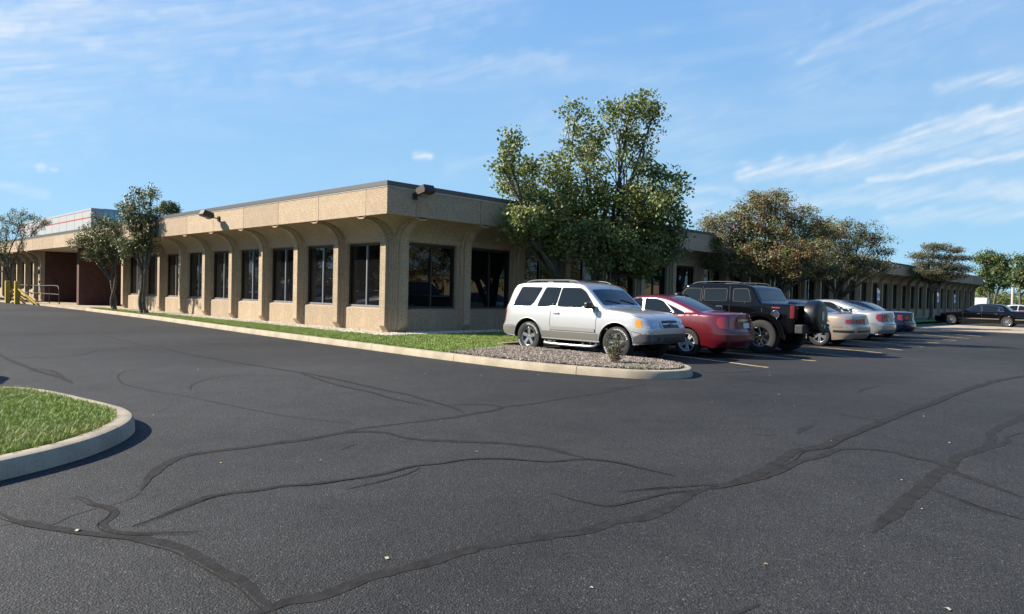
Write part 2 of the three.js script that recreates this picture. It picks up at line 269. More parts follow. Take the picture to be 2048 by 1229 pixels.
{
  const tarMap = tex(256, (u, v) => { const f = fbm(u * 10, v * 10, 5, 10); const k = 0.6 + 0.9 * f; return lin(0.0240 * k, 0.0222 * k, 0.0207 * k); }, true, 1.3);
  const tarBump = tex(256, (u, v) => fbm(u * 30, v * 30, 4, 30), false, 1.3);
  const tar = new THREE.MeshPhysicalMaterial({ color: C(1, 1, 1), map: tarMap, bumpMap: tarBump, bumpScale: 0.004, roughness: 0.85, specularIntensity: 0.3 }), scuff = new THREE.MeshPhysicalMaterial({ color: C(0.019, 0.018, 0.0175), roughness: 0.85, specularIntensity: 0.4 }), crackM = new THREE.MeshPhysicalMaterial({ color: C(0.010, 0.009, 0.008), roughness: 0.95, specularIntensity: 0.2 }), brown = new THREE.MeshPhysicalMaterial({ color: C(0.03, 0.025, 0.02), roughness: 0.95, specularIntensity: 0.2 });
  const A = (pts) => pts.map(([x, y]) => [100 + x / 2.1222, 650 + y / 2.1222]), B = (pts) => pts.map(([x, y]) => [900 + x / 1.784, 650 + y / 1.784]);
  const T = [
    [0.11, A([[-220, 800], [-100, 840], [0, 860], [180, 885], [340, 900], [470, 930], [560, 955], [640, 995], [740, 1050], [830, 1100], [880, 1145], [940, 1200], [970, 1240]])],
    [0.15, A([[700, 1290], [820, 1240], [930, 1205], [1010, 1175], [1150, 1150], [1250, 1110], [1350, 1075], [1450, 1050], [1600, 1015], [1700, 980], [1800, 950], [1900, 930]]).concat(B([[250, 770], [400, 750], [500, 735], [600, 705], [700, 690], [780, 655], [850, 610], [930, 580]]))],
    [0.075, A([[345, 860], [500, 800], [620, 750], [700, 725], [900, 700], [1000, 683], [1100, 678], [1250, 657], [1400, 635], [1540, 600], [1640, 590], [1780, 570], [1910, 568]]).concat(B([[210, 478], [350, 488], [490, 480], [600, 492], [700, 515], [810, 540]]))],
    [0.06, A([[1260, 700], [1380, 670], [1520, 630], [1570, 605]])],
    [0.13, A([[395, 700], [410, 670], [430, 640], [480, 600], [560, 562], [650, 545], [800, 527], [950, 503], [1100, 485], [1240, 460], [1300, 455], [1430, 460], [1500, 478], [1580, 490], [1700, 495], [1880, 502]]).concat(B([[250, 430], [350, 440], [420, 460], [490, 480]]))],
    [0.12, A([[1240, 455], [1330, 440], [1440, 427], [1560, 412], [1700, 395], [1800, 378], [1900, 362]]).concat(B([[195, 294], [300, 282], [420, 262], [560, 240], [640, 222], [710, 210]]))],
    [0.07, A([[100, 730], [150, 740], [180, 760], [250, 775], [275, 795], [260, 820], [225, 845], [240, 865], [330, 885], [480, 885], [640, 882]])],
    [0.11, A([[480, 100], [600, 128], [700, 145], [850, 170], [1000, 195], [1080, 207], [1250, 240], [1400, 275], [1530, 300], [1650, 335], [1720, 355], [1760, 373]])],
    [0.10, A([[1060, 205], [1200, 250], [1350, 285], [1450, 315], [1600, 345]])],
    [0.09, A([[1700, 338], [1780, 340], [1870, 342], [1910, 350], [1850, 372]])],
    [0.09, A([[-212, 140], [0, 138], [130, 128], [220, 107], [330, 100], [410, 92], [560, 90], [780, 80]])],
    [0.09, A([[200, 40], [300, 65], [410, 91]])],
    [0.16, [[930 / 1.784 + 900, 580 / 1.784 + 650]].concat(B([[1000, 565], [1060, 545], [1130, 515], [1200, 480], [1240, 450], [1330, 435], [1390, 405], [1450, 380], [1530, 350], [1600, 320], [1660, 300], [1720, 280], [1800, 245], [1880, 220], [1950, 200], [2060, 180]]))],
    [0.09, B([[330, 760], [450, 750], [510, 720], [560, 700]])],
    [0.12, B([[930, 588], [1000, 574], [1100, 546], [1160, 528], [1240, 492], [1330, 470], [1400, 445], [1500, 445], [1580, 455], [1650, 475], [1740, 490], [1800, 525], [1870, 550], [1950, 580], [2060, 618]])],
    [0.15, B([[1520, 745], [1580, 680], [1640, 620], [1700, 560], [1730, 530], [1780, 500], [1820, 470], [1900, 440], [1935, 420], [1930, 395], [1960, 370], [2010, 345], [2060, 315]])],
    [0.09, B([[1820, 467], [1880, 450], [1940, 437], [1990, 415], [1985, 400], [2060, 385]])],
    [0.06, B([[1720, 590], [1800, 620], [1880, 650], [1960, 675], [2060, 702]])],
    [0.05, B([[370, 600], [450, 625], [560, 645], [650, 630], [750, 605], [900, 590]])],
    [0.045, B([[600, 600], [750, 585], [900, 575], [960, 572]])],
    [0.10, B([[1320, 310], [1400, 320], [1480, 335], [1600, 340]])],
    [0.16, B([[1240, 390], [1262, 370], [1290, 355]])], [0.1, B([[1080, 390], [1130, 395], [1165, 392]])],
    [0.09, B([[900, 170], [1000, 172], [1120, 160]])], [0.05, B([[970, 185], [1050, 195], [1200, 215]])], [0.1, B([[1450, 245], [1490, 228], [1540, 215]])],
    [0.12, B([[980, 1045], [1060, 1018], [1110, 1000]])], [0.2, B([[570, 233], [600, 226], [650, 230]])],
    [0.16, [[-20, 700], [40, 730], [80, 745], [120, 755], [146, 768]]], [0.12, [[60, 738], [100, 742], [128, 756]]], [0.1, [[-20, 634], [60, 640], [120, 645]]], [0.1, [[-20, 662], [80, 656], [210, 650]]],
  ];
  T.forEach(([w, pts], k) => part('tar_repair', ribbon(pts.map(([x, y]) => { const p = onY(x, y); return [p.x, p.z]; }), w * 0.62, 0.0016 + 0.0004 * (k % 5), k + 1, 0.6), tar, lot));
  const S = [[0.03, A([[455, 180], [360, 190], [300, 205], [288, 225], [320, 255], [400, 275], [550, 300], [750, 340], [900, 370], [1050, 395], [1300, 420]])], [0.035, A([[595, 282], [600, 260], [640, 240], [720, 222], [880, 205]])], [0.025, A([[-212, 858], [-100, 830], [0, 850], [90, 812], [200, 780]])], [0.022, A([[250, 770], [360, 730], [400, 690]])], [0.10, A([[1230, 530], [1260, 520], [1300, 505]])]];
  S.forEach(([w, pts], k) => part('tyre_scuff', ribbon(pts.map(([x, y]) => { const p = onY(x, y); return [p.x, p.z]; }), w, 0.0012, k + 61, 0.5), scuff, lot));
  // open hairline cracks running beside some of the repairs
  T.forEach(([w, pts], k) => { if (![0, 2, 6, 12, 17, 18, 19].includes(k)) return; const q = pts.map(([x, y]) => { const p = onY(x, y); return [p.x, p.z]; }), o = offsetPath(q, (k % 2 ? 1 : -1) * w * 0.42); part('open_crack', ribbon(o, 0.011, 0.0042, k + 130, 1.5), k % 3 ? crackM : brown, lot); });
}
{ // painted bay lines, ends traced on the ground
  const paint = new THREE.MeshStandardMaterial({ color: C(1, 1, 1), roughness: 0.75, map: tex(256, (u, v) => { const f = fbm(u * 30, v * 30, 4, 30); const w = f > 0.62 ? 0.45 : 1; return lin(0.56 * w, 0.42 * w, 0.20 * w); }, true, 1) });
  const lines = [[[1268, 701.5], [1536.8, 735.8]], [[1440, 704.5], [1631.6, 723]], [[1560, 700], [1700, 714]], [[1600, 691.5], [1764, 706.5]], [[1640, 684], [1806.7, 701]], [[1680, 679], [1847, 694]], [[1720, 672], [1880, 687]], [[1760, 668], [1912, 682]], [[1800, 666], [1939, 678]], [[1850, 664], [1963, 673.75]]];
  lines.forEach(([a, b], k) => { const p = onY(...a), q = onY(...b); const n = 12, pts = []; for (let i = 0; i <= n; i++) pts.push([lerp(p.x, q.x, i / n), lerp(p.z, q.z, i / n)]); part('bay_line', ribbon(pts, 0.10, 0.0052, k + 200, 0.06, false), paint, lot); });
}
const KP = [[0, 0], [0.008, 0.10], [0.03, 0.135], [0.06, 0.145], [0.155, 0.145], [0.185, 0.136], [0.19, 0.08]].map(([a, b]) => [a, b]);
const kerbPts = smoothPath([[-24.42, 1.49], [-19, 1.65], [-13.61, 1.85], [-8.5, 2.2], [-3.8, 2.51], [1.97, 2.74], [5.87, 2.87], [8.0, 2.80], [9.3, 2.52], [10.15, 2.12], [10.5, 1.45], [10.15, 0.62], [9.35, 0.14], [7.49, 0.02], [4.9, 0.02], [4.42, -0.1], [4.2, -0.5], [4.18, -2], [4.18, -20], [4.18, -31.0]], 0.16);
const kerb = new THREE.Group(); kerb.name = 'kerb'; kerb.userData = { kind: 'structure', label: 'pale concrete kerb around the lawn and mulch island before the building', category: 'kerb' }; scene.add(kerb);
function kerbStones(pts, parent, lengthM) { let run = 0, start = 0; for (let i = 1; i < pts.length; i++) { run += Math.hypot(pts[i][0] - pts[i - 1][0], pts[i][1] - pts[i - 1][1]); if (run > lengthM || i === pts.length - 1) { const seg = pts.slice(start, i + 1).map((p) => p.slice()); const a = seg[0], b = seg[1], t = 0.012 / Math.hypot(b[0] - a[0], b[1] - a[1]); a[0] += (b[0] - a[0]) * t; a[1] += (b[1] - a[1]) * t; part('kerb_stone', sweep(seg, KP), M.kerb, parent); start = i; run = 0; } } }
kerbStones(kerbPts, kerb, 3.0);
const islandPts = smoothPath([[11.15, 15.5], [11.1, 13.2], [10.98, 12.1], [10.72, 11.36], [10.36, 10.74], [9.86, 10.28], [9.4, 10.04], [8.9, 9.95], [8.5, 9.98], [7.98, 10.05], [7.01, 10.22], [6.55, 10.42], [6.25, 10.75], [6.05, 11.4], [6.0, 12.5], [6.0, 15.5]], 0.12);
const kerb2 = new THREE.Group(); kerb2.name = 'kerb_001'; kerb2.userData = { kind: 'structure', label: 'rounded concrete kerb around the grass island without any mulch', category: 'kerb' }; scene.add(kerb2);
kerbStones(islandPts, kerb2, 2.7);
const inner = offsetPath(kerbPts, 0.178);
const iTip = inner.findIndex((p) => p[0] > 5.6);           // mulch starts here on the drive side
const iBack = inner.findIndex((p, i) => i > iTip + 20 && p[0] < 5.2);
const mulchPoly = inner.slice(iTip, iBack + 1);
const lawnPoly = [...inner.slice(0, iTip + 1), ...inner.slice(iBack), [3.99, -80], [0.72, -80], [0.72, 0.72], [-24.4, 0.72]];
const gravelPoly = [[-23.4, 0.73], [0.73, 0.73], [0.73, -80], [-0.2, -80], [-0.2, -0.2], [-23.4, -0.2]];
struct('lawn', flat(lawnPoly, 0.135), M.lawn, 'strip of short lawn between the kerb and the building', 'lawn');
struct('mulch_bed', flat(mulchPoly, 0.135), M.soil, 'bark mulch bed filling the rounded island beside the silver SUV', 'mulch bed');
struct('gravel_strip', flat(gravelPoly, 0.145), mat(0.34, 0.31, 0.26, 1), 'strip of pale gravel along the foot of the building', 'gravel strip');
const islandPoly = offsetPath(islandPts, 0.178);
struct('island_lawn', flat(islandPoly, 0.125), M.lawn, 'grass island inside the rounded kerb without cars', 'lawn');
struct('entrance_walk', [boxUV(bx(-39.2, -23.45, -0.05, 0.10, -6, 1.42)), boxUV(bx(-44, -39.2, -0.05, 0.07, 0.9, 1.9))], M.concrete, 'pale concrete walk in front of the brick entrance recess', 'walk');
struct('concrete_drive', flat([[5.2, -31.2], [46, -29.4], [46, -47], [5.2, -45]], 0.006), M.concrete, 'sunlit pale concrete drive under the black limousine style sedan', 'drive');
struct('far_lawn', flat([[4.2, -31], [4.9, -31.2], [4.9, -46], [4.2, -80]], 0.02), M.lawn, 'shaded grass beside the far end of the building', 'lawn');

// ------------------------------------------------------------------ grass, mulch and gravel
const up = new THREE.Vector3(0, 1, 0);
function scatter(name, label, category, geo, m, count, place, parentScene = scene) {
  const im = new THREE.InstancedMesh(geo, m, count), o = new THREE.Object3D(), c = new THREE.Color(); let k = 0;
  for (let i = 0; i < count; i++) { if (!place(o, c, i)) continue; o.updateMatrix(); im.setMatrixAt(k, o.matrix); im.setColorAt(k, c); k++; }
  im.count = k; im.name = numbered(name); im.userData = { kind: 'stuff', label, category }; parentScene.add(im); return im;
}
function tuftGeo(blades, h, spread, w, seed) {
  const r = rng(seed), P = [], I = []; for (let b = 0; b < blades; b++) { const a = r() * 6.283, x = (r() - 0.5) * spread, z = (r() - 0.5) * spread, lx = Math.cos(a) * h * (0.2 + 0.6 * r()), lz = Math.sin(a) * h * (0.2 + 0.6 * r()), hh = h * (0.6 + 0.5 * r()), s = P.length / 3, ca = Math.cos(a + 1.57) * w / 2, sa = Math.sin(a + 1.57) * w / 2; P.push(x - ca, 0, z - sa, x + ca, 0, z + sa, x + lx * 0.4 - ca * 0.8, hh * 0.6, z + lz * 0.4 - sa * 0.8, x + lx * 0.4 + ca * 0.8, hh * 0.6, z + lz * 0.4 + sa * 0.8, x + lx, hh, z + lz); I.push(s, s + 1, s + 3, s, s + 3, s + 2, s + 2, s + 3, s + 4); }
  const g = new THREE.BufferGeometry(); g.setAttribute('position', new THREE.Float32BufferAttribute(P, 3)); g.setIndex(I); g.computeVertexNormals(); return g;
}
M.grassBlade = new THREE.MeshPhysicalMaterial({ color: C(1, 1, 1), roughness: 0.7, transmission: 0.25, thickness: 0 });
function grassColor(c, x, z, r) { const p = fbm(x * 1.1 + 30, z * 1.1 + 11, 3), d = r(); const dry = clamp((p - 0.55) * 4) * 0.6 + (d > 0.93 ? 0.5 : 0); c.setRGB(lerp(0.22, 0.33, dry) * (0.75 + 0.5 * d), lerp(0.315, 0.33, dry) * (0.75 + 0.5 * d), lerp(0.028, 0.08, dry) * (0.75 + 0.5 * d)); }
{
  const r = rng(301), t = tuftGeo(7, 0.055, 0.07, 0.0055, 9);
  scatter('grass', 'short green grass of the rounded island with no mulch', 'grass', t, M.grassBlade, 52000, (o, c) => { const x = 4.9 + r() * 6.2, z = 9.6 + r() * 3.6; if (!inPoly(x, z, islandPoly)) return false; o.position.set(x, 0.122, z); o.rotation.set(0, r() * 6.28, 0); o.scale.setScalar(0.6 + 0.7 * r()); grassColor(c, x, z, r); return true; });
  const t2 = tuftGeo(8, 0.06, 0.12, 0.009, 19);
  scatter('lawn_grass', 'mown green grass between the kerb and the gravel strip', 'grass', t2, M.grassBlade, 70000, (o, c) => { const far = r() < 0.3; const x = far ? 0.5 + r() * 3.6 : -24.3 + r() * 30.5, z = far ? -38 * r() * r() : -0.2 + r() * 3.2; if (!inPoly(x, z, lawnPoly)) return false; o.position.set(x, 0.13, z); o.rotation.set(0, r() * 6.28, 0); o.scale.setScalar(0.6 + 0.7 * r()); grassColor(c, x, z, r); return true; });
  const chip = new THREE.BoxGeometry(0.07, 0.014, 0.024); { const p = chip.attributes.position; for (let i = 0; i < p.count; i++) p.setX(i, p.getX(i) * (p.getZ(i) > 0 ? 0.8 : 1.1)); }
  scatter('bark_mulch', 'weathered bark mulch chips in the rounded island', 'mulch', chip, mat(1, 1, 1, 0.95), 36000, (o, c) => { const x = 5 + r() * 5.6, z = r() * 3; if (!inPoly(x, z, mulchPoly)) return false; o.position.set(x, 0.14 + 0.025 * r() + 0.02 * fbm(x * 2, z * 2, 2), z); o.rotation.set((r() - 0.5) * 0.9, r() * 6.28, (r() - 0.5) * 0.9); o.scale.set(0.3 + 0.6 * r(), 0.6 + 0.8 * r(), 0.4 + 0.6 * r()); const k = 0.55 + 0.9 * r(), g = r() > 0.8 ? 1.9 : 1; c.setRGB(0.20 * k * g, 0.165 * k * g, 0.132 * k * g); return true; });
  const st = new THREE.IcosahedronGeometry(0.03, 1); { const p = st.attributes.position; for (let i = 0; i < p.count; i++) { const q = 0.8 + 0.4 * NT[(Math.round(p.getX(i) * 997) * 31 + Math.round(p.getY(i) * 991) * 57 + Math.round(p.getZ(i) * 983)) & 65535]; p.setXYZ(i, p.getX(i) * q, p.getY(i) * 0.7 * q, p.getZ(i) * q); } st.computeVertexNormals(); }
  scatter('gravel', 'pale rounded gravel stones along the foot of the building', 'gravel', st, mat(1, 1, 1, 0.85), 34000, (o, c) => { const side = r() < 0.62; const x = side ? -23.4 + r() * 24 : r() * 0.84, z = side ? -0.05 + r() * 0.9 : 0.78 - 26 * r() * r(); if (x < 0 && z < 0.0) return false; const edge = (side ? z : x) + (fbm(x * 2, z * 2, 2) - 0.5) * 0.3; if (edge > 0.82) return false; o.position.set(x, 0.15 + 0.015 * r(), z); o.rotation.set(r() * 6, r() * 6, r() * 6); o.scale.setScalar(0.6 + 0.9 * r()); const k = 0.5 + 0.55 * r(); c.setRGB(0.72 * k, 0.64 * k, 0.50 * k); return true; });
  // fallen leaves and grit on the asphalt
  const lf = new THREE.PlaneGeometry(0.05, 0.035, 2, 1).rotateX(-Math.PI / 2); { const p = lf.attributes.position; for (let i = 0; i < p.count; i++) if (Math.abs(p.getX(i)) < 0.001) p.setY(i, 0.012); }
  const seen = [[850, 749], [962, 753], [1076, 751], [1110, 748], [307, 832], [662, 773], [1265, 792], [1552, 804], [1557, 790], [1662, 883], [954, 905], [1363, 930], [1183, 1178], [1895, 1221], [1532, 1131], [1848, 834], [1540, 752], [440, 928], [640, 923], [155, 1063], [772, 1119], [1590, 712], [1610, 715], [1845, 1020], [1900, 887], [700, 712], [240, 743], [395, 740], [1424, 805]];
  scatter('leaf_litter', 'scattered dry leaves and pale grit on the asphalt', 'leaf litter', lf, mat(1, 1, 1, 0.9), 90, (o, c, i) => { let p; if (i < seen.length) p = onY(...seen[i]); else p = new THREE.Vector3(-10 + r() * 28, 0, -12 + r() * 24); if (i >= seen.length && (inPoly(p.x, p.z, lawnPoly) || inPoly(p.x, p.z, mulchPoly) || inPoly(p.x, p.z, islandPoly) || p.z < 3.2 && p.x < 9)) return false; o.position.set(p.x, 0.006, p.z); o.rotation.set((r() - 0.5) * 0.3, r() * 6.28, 0); o.scale.setScalar(i < seen.length ? 0.28 + 0.35 * r() : 0.18 + 0.25 * r()); const k = r(); if (k < 0.35) c.setRGB(0.4, 0.36, 0.28); else c.setRGB(0.3, 0.2, 0.08); return true; });
}

// ------------------------------------------------------------------ the office building
const P = 2.53, PIER0 = 0.26, YB = 0.12, SILL = 0.91, HEAD = 2.87, SOF = 3.53, CAPB = 4.27, CAPT = 4.43;
const arc = (cx, cy, rx, ry, n = 9) => Array.from({ length: n }, (_, i) => { const t = i / (n - 1) * Math.PI / 2; return [cx - rx * Math.cos(t), cy + ry * Math.sin(t)]; });
const exX = (prof, x0, x1) => { // profile (n, y) extruded along x from x0 to x1, n along z
  const g = prism(prof.map(([n, y]) => [n, y]), x1 - x0); g.applyMatrix4(new THREE.Matrix4().makeBasis(new THREE.Vector3(0, 0, 1), new THREE.Vector3(0, 1, 0), new THREE.Vector3(-1, 0, 0))); g.translate(x1, 0, 0); return boxUV(toCreasedNormals(g, 0.5));
};
const coveProf = [[-0.14, HEAD], [0, HEAD + 0.03], ...arc(0.92, 2.98, 0.92, SOF - 2.98, 10), [0.92, SOF + 0.05], [-0.3, SOF + 0.05], [-0.3, HEAD]];
const finProf = (d, yb) => [[-0.02, yb], [0.0, yb], [d, yb + 0.24], ...arc(0.9 + 0.02, 2.80, 0.92 - d, SOF - 0.075 * (d / 0.2) - 2.80, 10), [0.98, SOF - 0.075 * (d / 0.2)], [0.98, SOF + 0.02], [-0.02, SOF + 0.02]];
const G = {
  spandrel: exX([[-0.3, YB], [0, YB], [0, SILL - 0.05], [-0.16, SILL], [-0.3, SILL]], -P / 2, P / 2),
  cove: exX(coveProf, -P / 2, P / 2),
  jamb: boxUV(bx(-0.305, 0.305, SILL - 0.04, HEAD + 0.04, -0.3, -0.001)),
  rib: [exX(finProf(0.10, YB + 0.05), -0.21, 0.21), exX(finProf(0.2, YB + 0.02), -0.135, 0.135)],
  frame: merge([bx(-0.96, 0.96, HEAD - 0.075, HEAD, -0.2, -0.12), bx(-0.96, -0.905, SILL + 0.05, HEAD - 0.075, -0.2, -0.12), bx(0.905, 0.96, SILL + 0.05, HEAD - 0.075, -0.2, -0.12)]),
  sillbar: bx(-0.96, 0.96, SILL - 0.002, SILL + 0.05, -0.2, -0.11),
  mullion: bx(-0.025, 0.025, SILL + 0.05, HEAD - 0.075, -0.2, -0.115),
  paneL: bx(-0.906, -0.024, SILL + 0.049, HEAD - 0.074, -0.172, -0.160), paneR: bx(0.024, 0.906, SILL + 0.049, HEAD - 0.074, -0.172, -0.160),
  fascia: boxUV(bx(-P / 2 + 0.010, P / 2 - 0.010, SOF, CAPB, 0.8, 1.0)),
};
const building = thing('office_building', 'long low tan precast concrete office building with curved ribs and dark windows', 'building');
const rb = rng(55);
function facade(parentRot, xs, opts) { // xs: bay centres in local x
  const put = (o, x) => { const v = new THREE.Vector3(x, 0, 0).applyAxisAngle(up, parentRot); o.position.copy(v).add(opts.at || new THREE.Vector3()); o.rotation.y = parentRot; return o; };
  const pm = () => M.precast[Math.floor(rb() * 3)];
  for (const x of xs) {
    put(part('spandrel_panel', G.spandrel, pm(), building), x);
    put(part('cove_panel', G.cove, pm(), building), x);
    const w = new THREE.Group(); w.name = 'window'; building.add(put(w, x));
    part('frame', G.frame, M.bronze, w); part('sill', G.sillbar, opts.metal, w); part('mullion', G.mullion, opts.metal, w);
    const t = (rb() - 0.5) * 0.004; for (const g of [G.paneL, G.paneR]) { const q = part('pane', g, M.glass, w); q.rotation.y = t + (rb() - 0.5) * 0.003; q.rotation.x = (rb() - 0.5) * 0.004; }
  }
  for (const x of opts.piers) { put(part('jamb', G.jamb, pm(), building), x); const rbm = pm(); put(part('rib', merge(G.rib), rbm, building), x); }
  for (const x of opts.fascia) put(part('fascia_panel', G.fascia, pm(), building), x);
}
const LB = 9, RB = 31;
const leftBays = Array.from({ length: LB }, (_, k) => -PIER0 - P * (k + 0.5)), leftPiers = Array.from({ length: LB + 1 }, (_, k) => -PIER0 - P * k);
const rightBays = Array.from({ length: RB }, (_, k) => PIER0 + P * (k + 0.5)), rightPiers = Array.from({ length: RB + 1 }, (_, k) => PIER0 + P * k);
const LEND = -PIER0 - P * LB - 0.305, REND = -(PIER0 + P * RB + 0.305);
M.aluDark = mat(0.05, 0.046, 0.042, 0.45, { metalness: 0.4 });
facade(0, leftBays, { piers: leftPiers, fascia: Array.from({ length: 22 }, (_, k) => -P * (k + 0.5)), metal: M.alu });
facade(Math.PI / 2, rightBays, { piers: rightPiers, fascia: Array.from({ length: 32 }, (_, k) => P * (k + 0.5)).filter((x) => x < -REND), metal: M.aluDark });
// the corner
{
  const path = [[-PIER0, 0], [0, 0], [0, -PIER0]];
  const m = M.precast[1];
  part('corner_cove', boxUV(sweep([...path].reverse().map(([x, z]) => [x, z]), coveProf)), m, building);
  part('corner_pier', boxUV(bx(-0.3, -0.002, YB, HEAD + 0.06, -0.3, -0.002)), m, building);
  part('fascia_panel', boxUV(merge([bx(0.006, 1.0, SOF, CAPB, 0.8, 1.0), bx(0.8, 1.0, SOF, CAPB, 0.006, 0.799)])), m, building);
  part('corner_soffit', boxUV(bx(0.0, 0.80, SOF + 0.004, SOF + 0.06, 0.0, 0.80)), m, building);
}
// coping with its light drip edge, roof, dark inner walls
const WINGX = -39.4, FARX = -62;
part('coping', [bx(FARX, 1.03, CAPB + 0.03, CAPT, 0.72, 1.03), bx(0.72, 1.03, CAPB + 0.03, CAPT, REND - 0.6, 0.719)], M.coping, building);
part('drip_edge', [bx(FARX, 1.015, CAPB, CAPB + 0.029, 0.78, 1.015), bx(0.78, 1.015, CAPB, CAPB + 0.029, REND - 0.55, 0.779)], M.flash, building);
part('roof', [bx(FARX, 0.79, CAPB - 0.45, CAPB - 0.2, -40, 0.79), bx(-40, 0.79, CAPB - 0.45, CAPB - 0.2, REND - 0.4, -40)], M.roofing, building);
part('inner_wall', [bx(LEND + 0.1, -0.31, 0.1, SOF + 0.2, -0.5, -0.305), bx(-0.5, -0.305, 0.1, SOF + 0.2, REND, -0.51), bx(-30, -0.31, 0.1, SOF + 0.2, REND, REND + 0.2)], mat(0.42, 0.41, 0.38, 0.9), building);
part('end_wall', boxUV(bx(-20, 0, YB, SOF + 0.05, REND - 0.3, REND - 0.02)), M.precast[0], building);
part('end_fascia', boxUV(bx(-20, 1.0, SOF, CAPB, REND - 0.5, REND - 0.31)), M.precast[0], building);
// entrance recesses with brick return walls
{
  const xA = -31.35, soff = SOF + 0.02;
  part('side_wall', boxUV(bx(LEND - 0.01, LEND + 0.1, YB, soff, -7, -0.02)), M.precast[1], building);
  part('brick_wall', boxUV(bx(xA - 0.4, xA, 0.1, soff, -7, 0.02)), M.brick, building, 'dark brown brick return wall with a slim front edge');
  part('brick_wall', boxUV(bx(WINGX - 0.35, WINGX, 0.1, soff, -7, -0.02)), M.brick, building, 'dark brown brick wall deep in the entrance recess');
  part('brick_wall', boxUV(bx(WINGX, LEND, 0.1, soff, -7.3, -7.001)), M.brick, building, 'brick back wall of the entrance recess');
  part('soffit', boxUV(bx(WINGX - 0.2, LEND, soff + 0.003, soff + 0.12, -7, 0.8)), mat(0.55, 0.5, 0.43, 0.9), building, 'pale flat soffit over the entrance recess');
  const d = new THREE.Group(); d.name = 'door'; building.add(d); d.position.set(-35.5, 0.1, -6.95);
  part('frame', [bx(-1, -0.93, 0, 2.2, -0.05, 0.06), bx(0.93, 1, 0, 2.2, -0.05, 0.06), bx(-0.93, 0.93, 2.12, 2.2, -0.05, 0.06), bx(-0.03, 0.03, 0, 2.12, -0.05, 0.06)], M.bronze, d); part('pane', bx(-0.93, 0.93, 0, 2.12, -0.02, 0.0), M.glass, d);
  // far wing left of the recess
  const wb = Array.from({ length: 7 }, (_, k) => WINGX - 2.1 - P * (k + 0.5)), wp = Array.from({ length: 8 }, (_, k) => WINGX - 2.1 - P * k);
  facade(0, wb, { piers: wp, fascia: [], metal: M.alu });
  part('blank_panel', exX([[-0.3, YB], [0, YB], [0, HEAD + 0.03], ...arc(0.92, 2.98, 0.92, SOF - 2.98, 10), [0.92, SOF + 0.05], [-0.3, SOF + 0.05]], WINGX - 2.1, WINGX - 0.003), M.precast[1], building);
  part('rib', merge(G.rib), M.precast[2], building).position.set(WINGX - 0.22, 0, 0);
  part('inner_wall', [bx(FARX, WINGX - 0.36, 0.1, SOF + 0.2, -0.6, -0.305)], mat(0.42, 0.41, 0.38, 0.9), building);
  part('wall_lantern', [bx(-0.1, 0.1, -0.16, 0.16, 0, 0.14)], M.bronze, building).position.set(WINGX - 1.15, 2.15, 0.002);
  part('intercom_box', [bx(-0.08, 0.08, -0.1, 0.1, 0, 0.08)], M.bronze, building).position.set(WINGX - 1.15, 1.45, 0.002);
}
// rooftop penthouse of pale metal panels with a red stripe
{
  const pz = -3.0, c0 = onZ(182, 416, pz), c1 = onZ(92, 435, pz), pt = c0.y, xr = c0.x, xl = -62;
  const pent = thing('rooftop_penthouse', 'pale grey panelled rooftop penthouse with a thin red stripe', 'penthouse', [0, 0, 0]);
  const pan = mat(0.37, 0.375, 0.37, 0.5), red = mat(0.45, 0.02, 0.03, 0.5), cap = mat(0.34, 0.35, 0.36, 0.5), side = mat(0.34, 0.35, 0.36, 0.5), blue = new THREE.MeshPhysicalMaterial({ color: C(0.10, 0.42, 0.52), roughness: 0.06, ior: 1.7 });
  part('core', bx(xl, xr - 0.05, CAPB - 0.3, pt - 0.05, pz - 9, pz - 0.05), side, pent);
  const wP = 2.1, n = Math.floor((xr - xl) / wP);
  for (let k = 0; k < n; k++) { const a = xr - wP * (k + 1) + 0.025, b = xr - wP * k - 0.025; part('wall_panel', bx(a, b, pt - 0.62, pt - 0.16, pz - 0.049, pz), pan, pent); part('wall_panel', bx(a, b, CAPB - 0.2, pt - 0.70, pz - 0.049, pz), pan, pent); }
  part('stripe', [bx(xl, xr + 0.01, pt - 0.70, pt - 0.63, pz - 0.06, pz + 0.012), bx(xr - 0.049, xr + 0.012, pt - 0.70, pt - 0.63, pz - 2.0, pz - 0.061)], red, pent);
  part('side_panel', [bx(xr - 0.049, xr, CAPB - 0.2, pt - 0.71, pz - 2.0, pz - 0.05), bx(xr - 0.049, xr, pt - 0.62, pt - 0.161, pz - 2.0, pz - 0.05)], side, pent);
  part('cap', [bx(xl, xr + 0.02, pt - 0.158, pt, pz - 0.1, pz + 0.02), bx(xr - 0.06, xr + 0.02, pt - 0.158, pt, pz - 2.05, pz - 0.101)], cap, pent);
  const za = onX(205, 418, xr).z, zb = onX(262, 418, xr).z; const sk = new THREE.Group(); sk.name = 'clerestory'; pent.add(sk);
  const m = 5; for (let k = 0; k < m; k++) part('pane', bx(xr + 0.005, xr + 0.03, CAPB - 0.2, pt - 0.14, lerp(za, zb, (k + 1) / m) + 0.04, lerp(za, zb, k / m) - 0.04), blue, sk);
  part('frame', [bx(xr - 0.5, xr + 0.05, pt - 0.13, pt + 0.02, zb, za), bx(xr - 0.5, xr + 0.002, CAPB - 0.2, pt - 0.13, zb, za)], cap, sk);
}
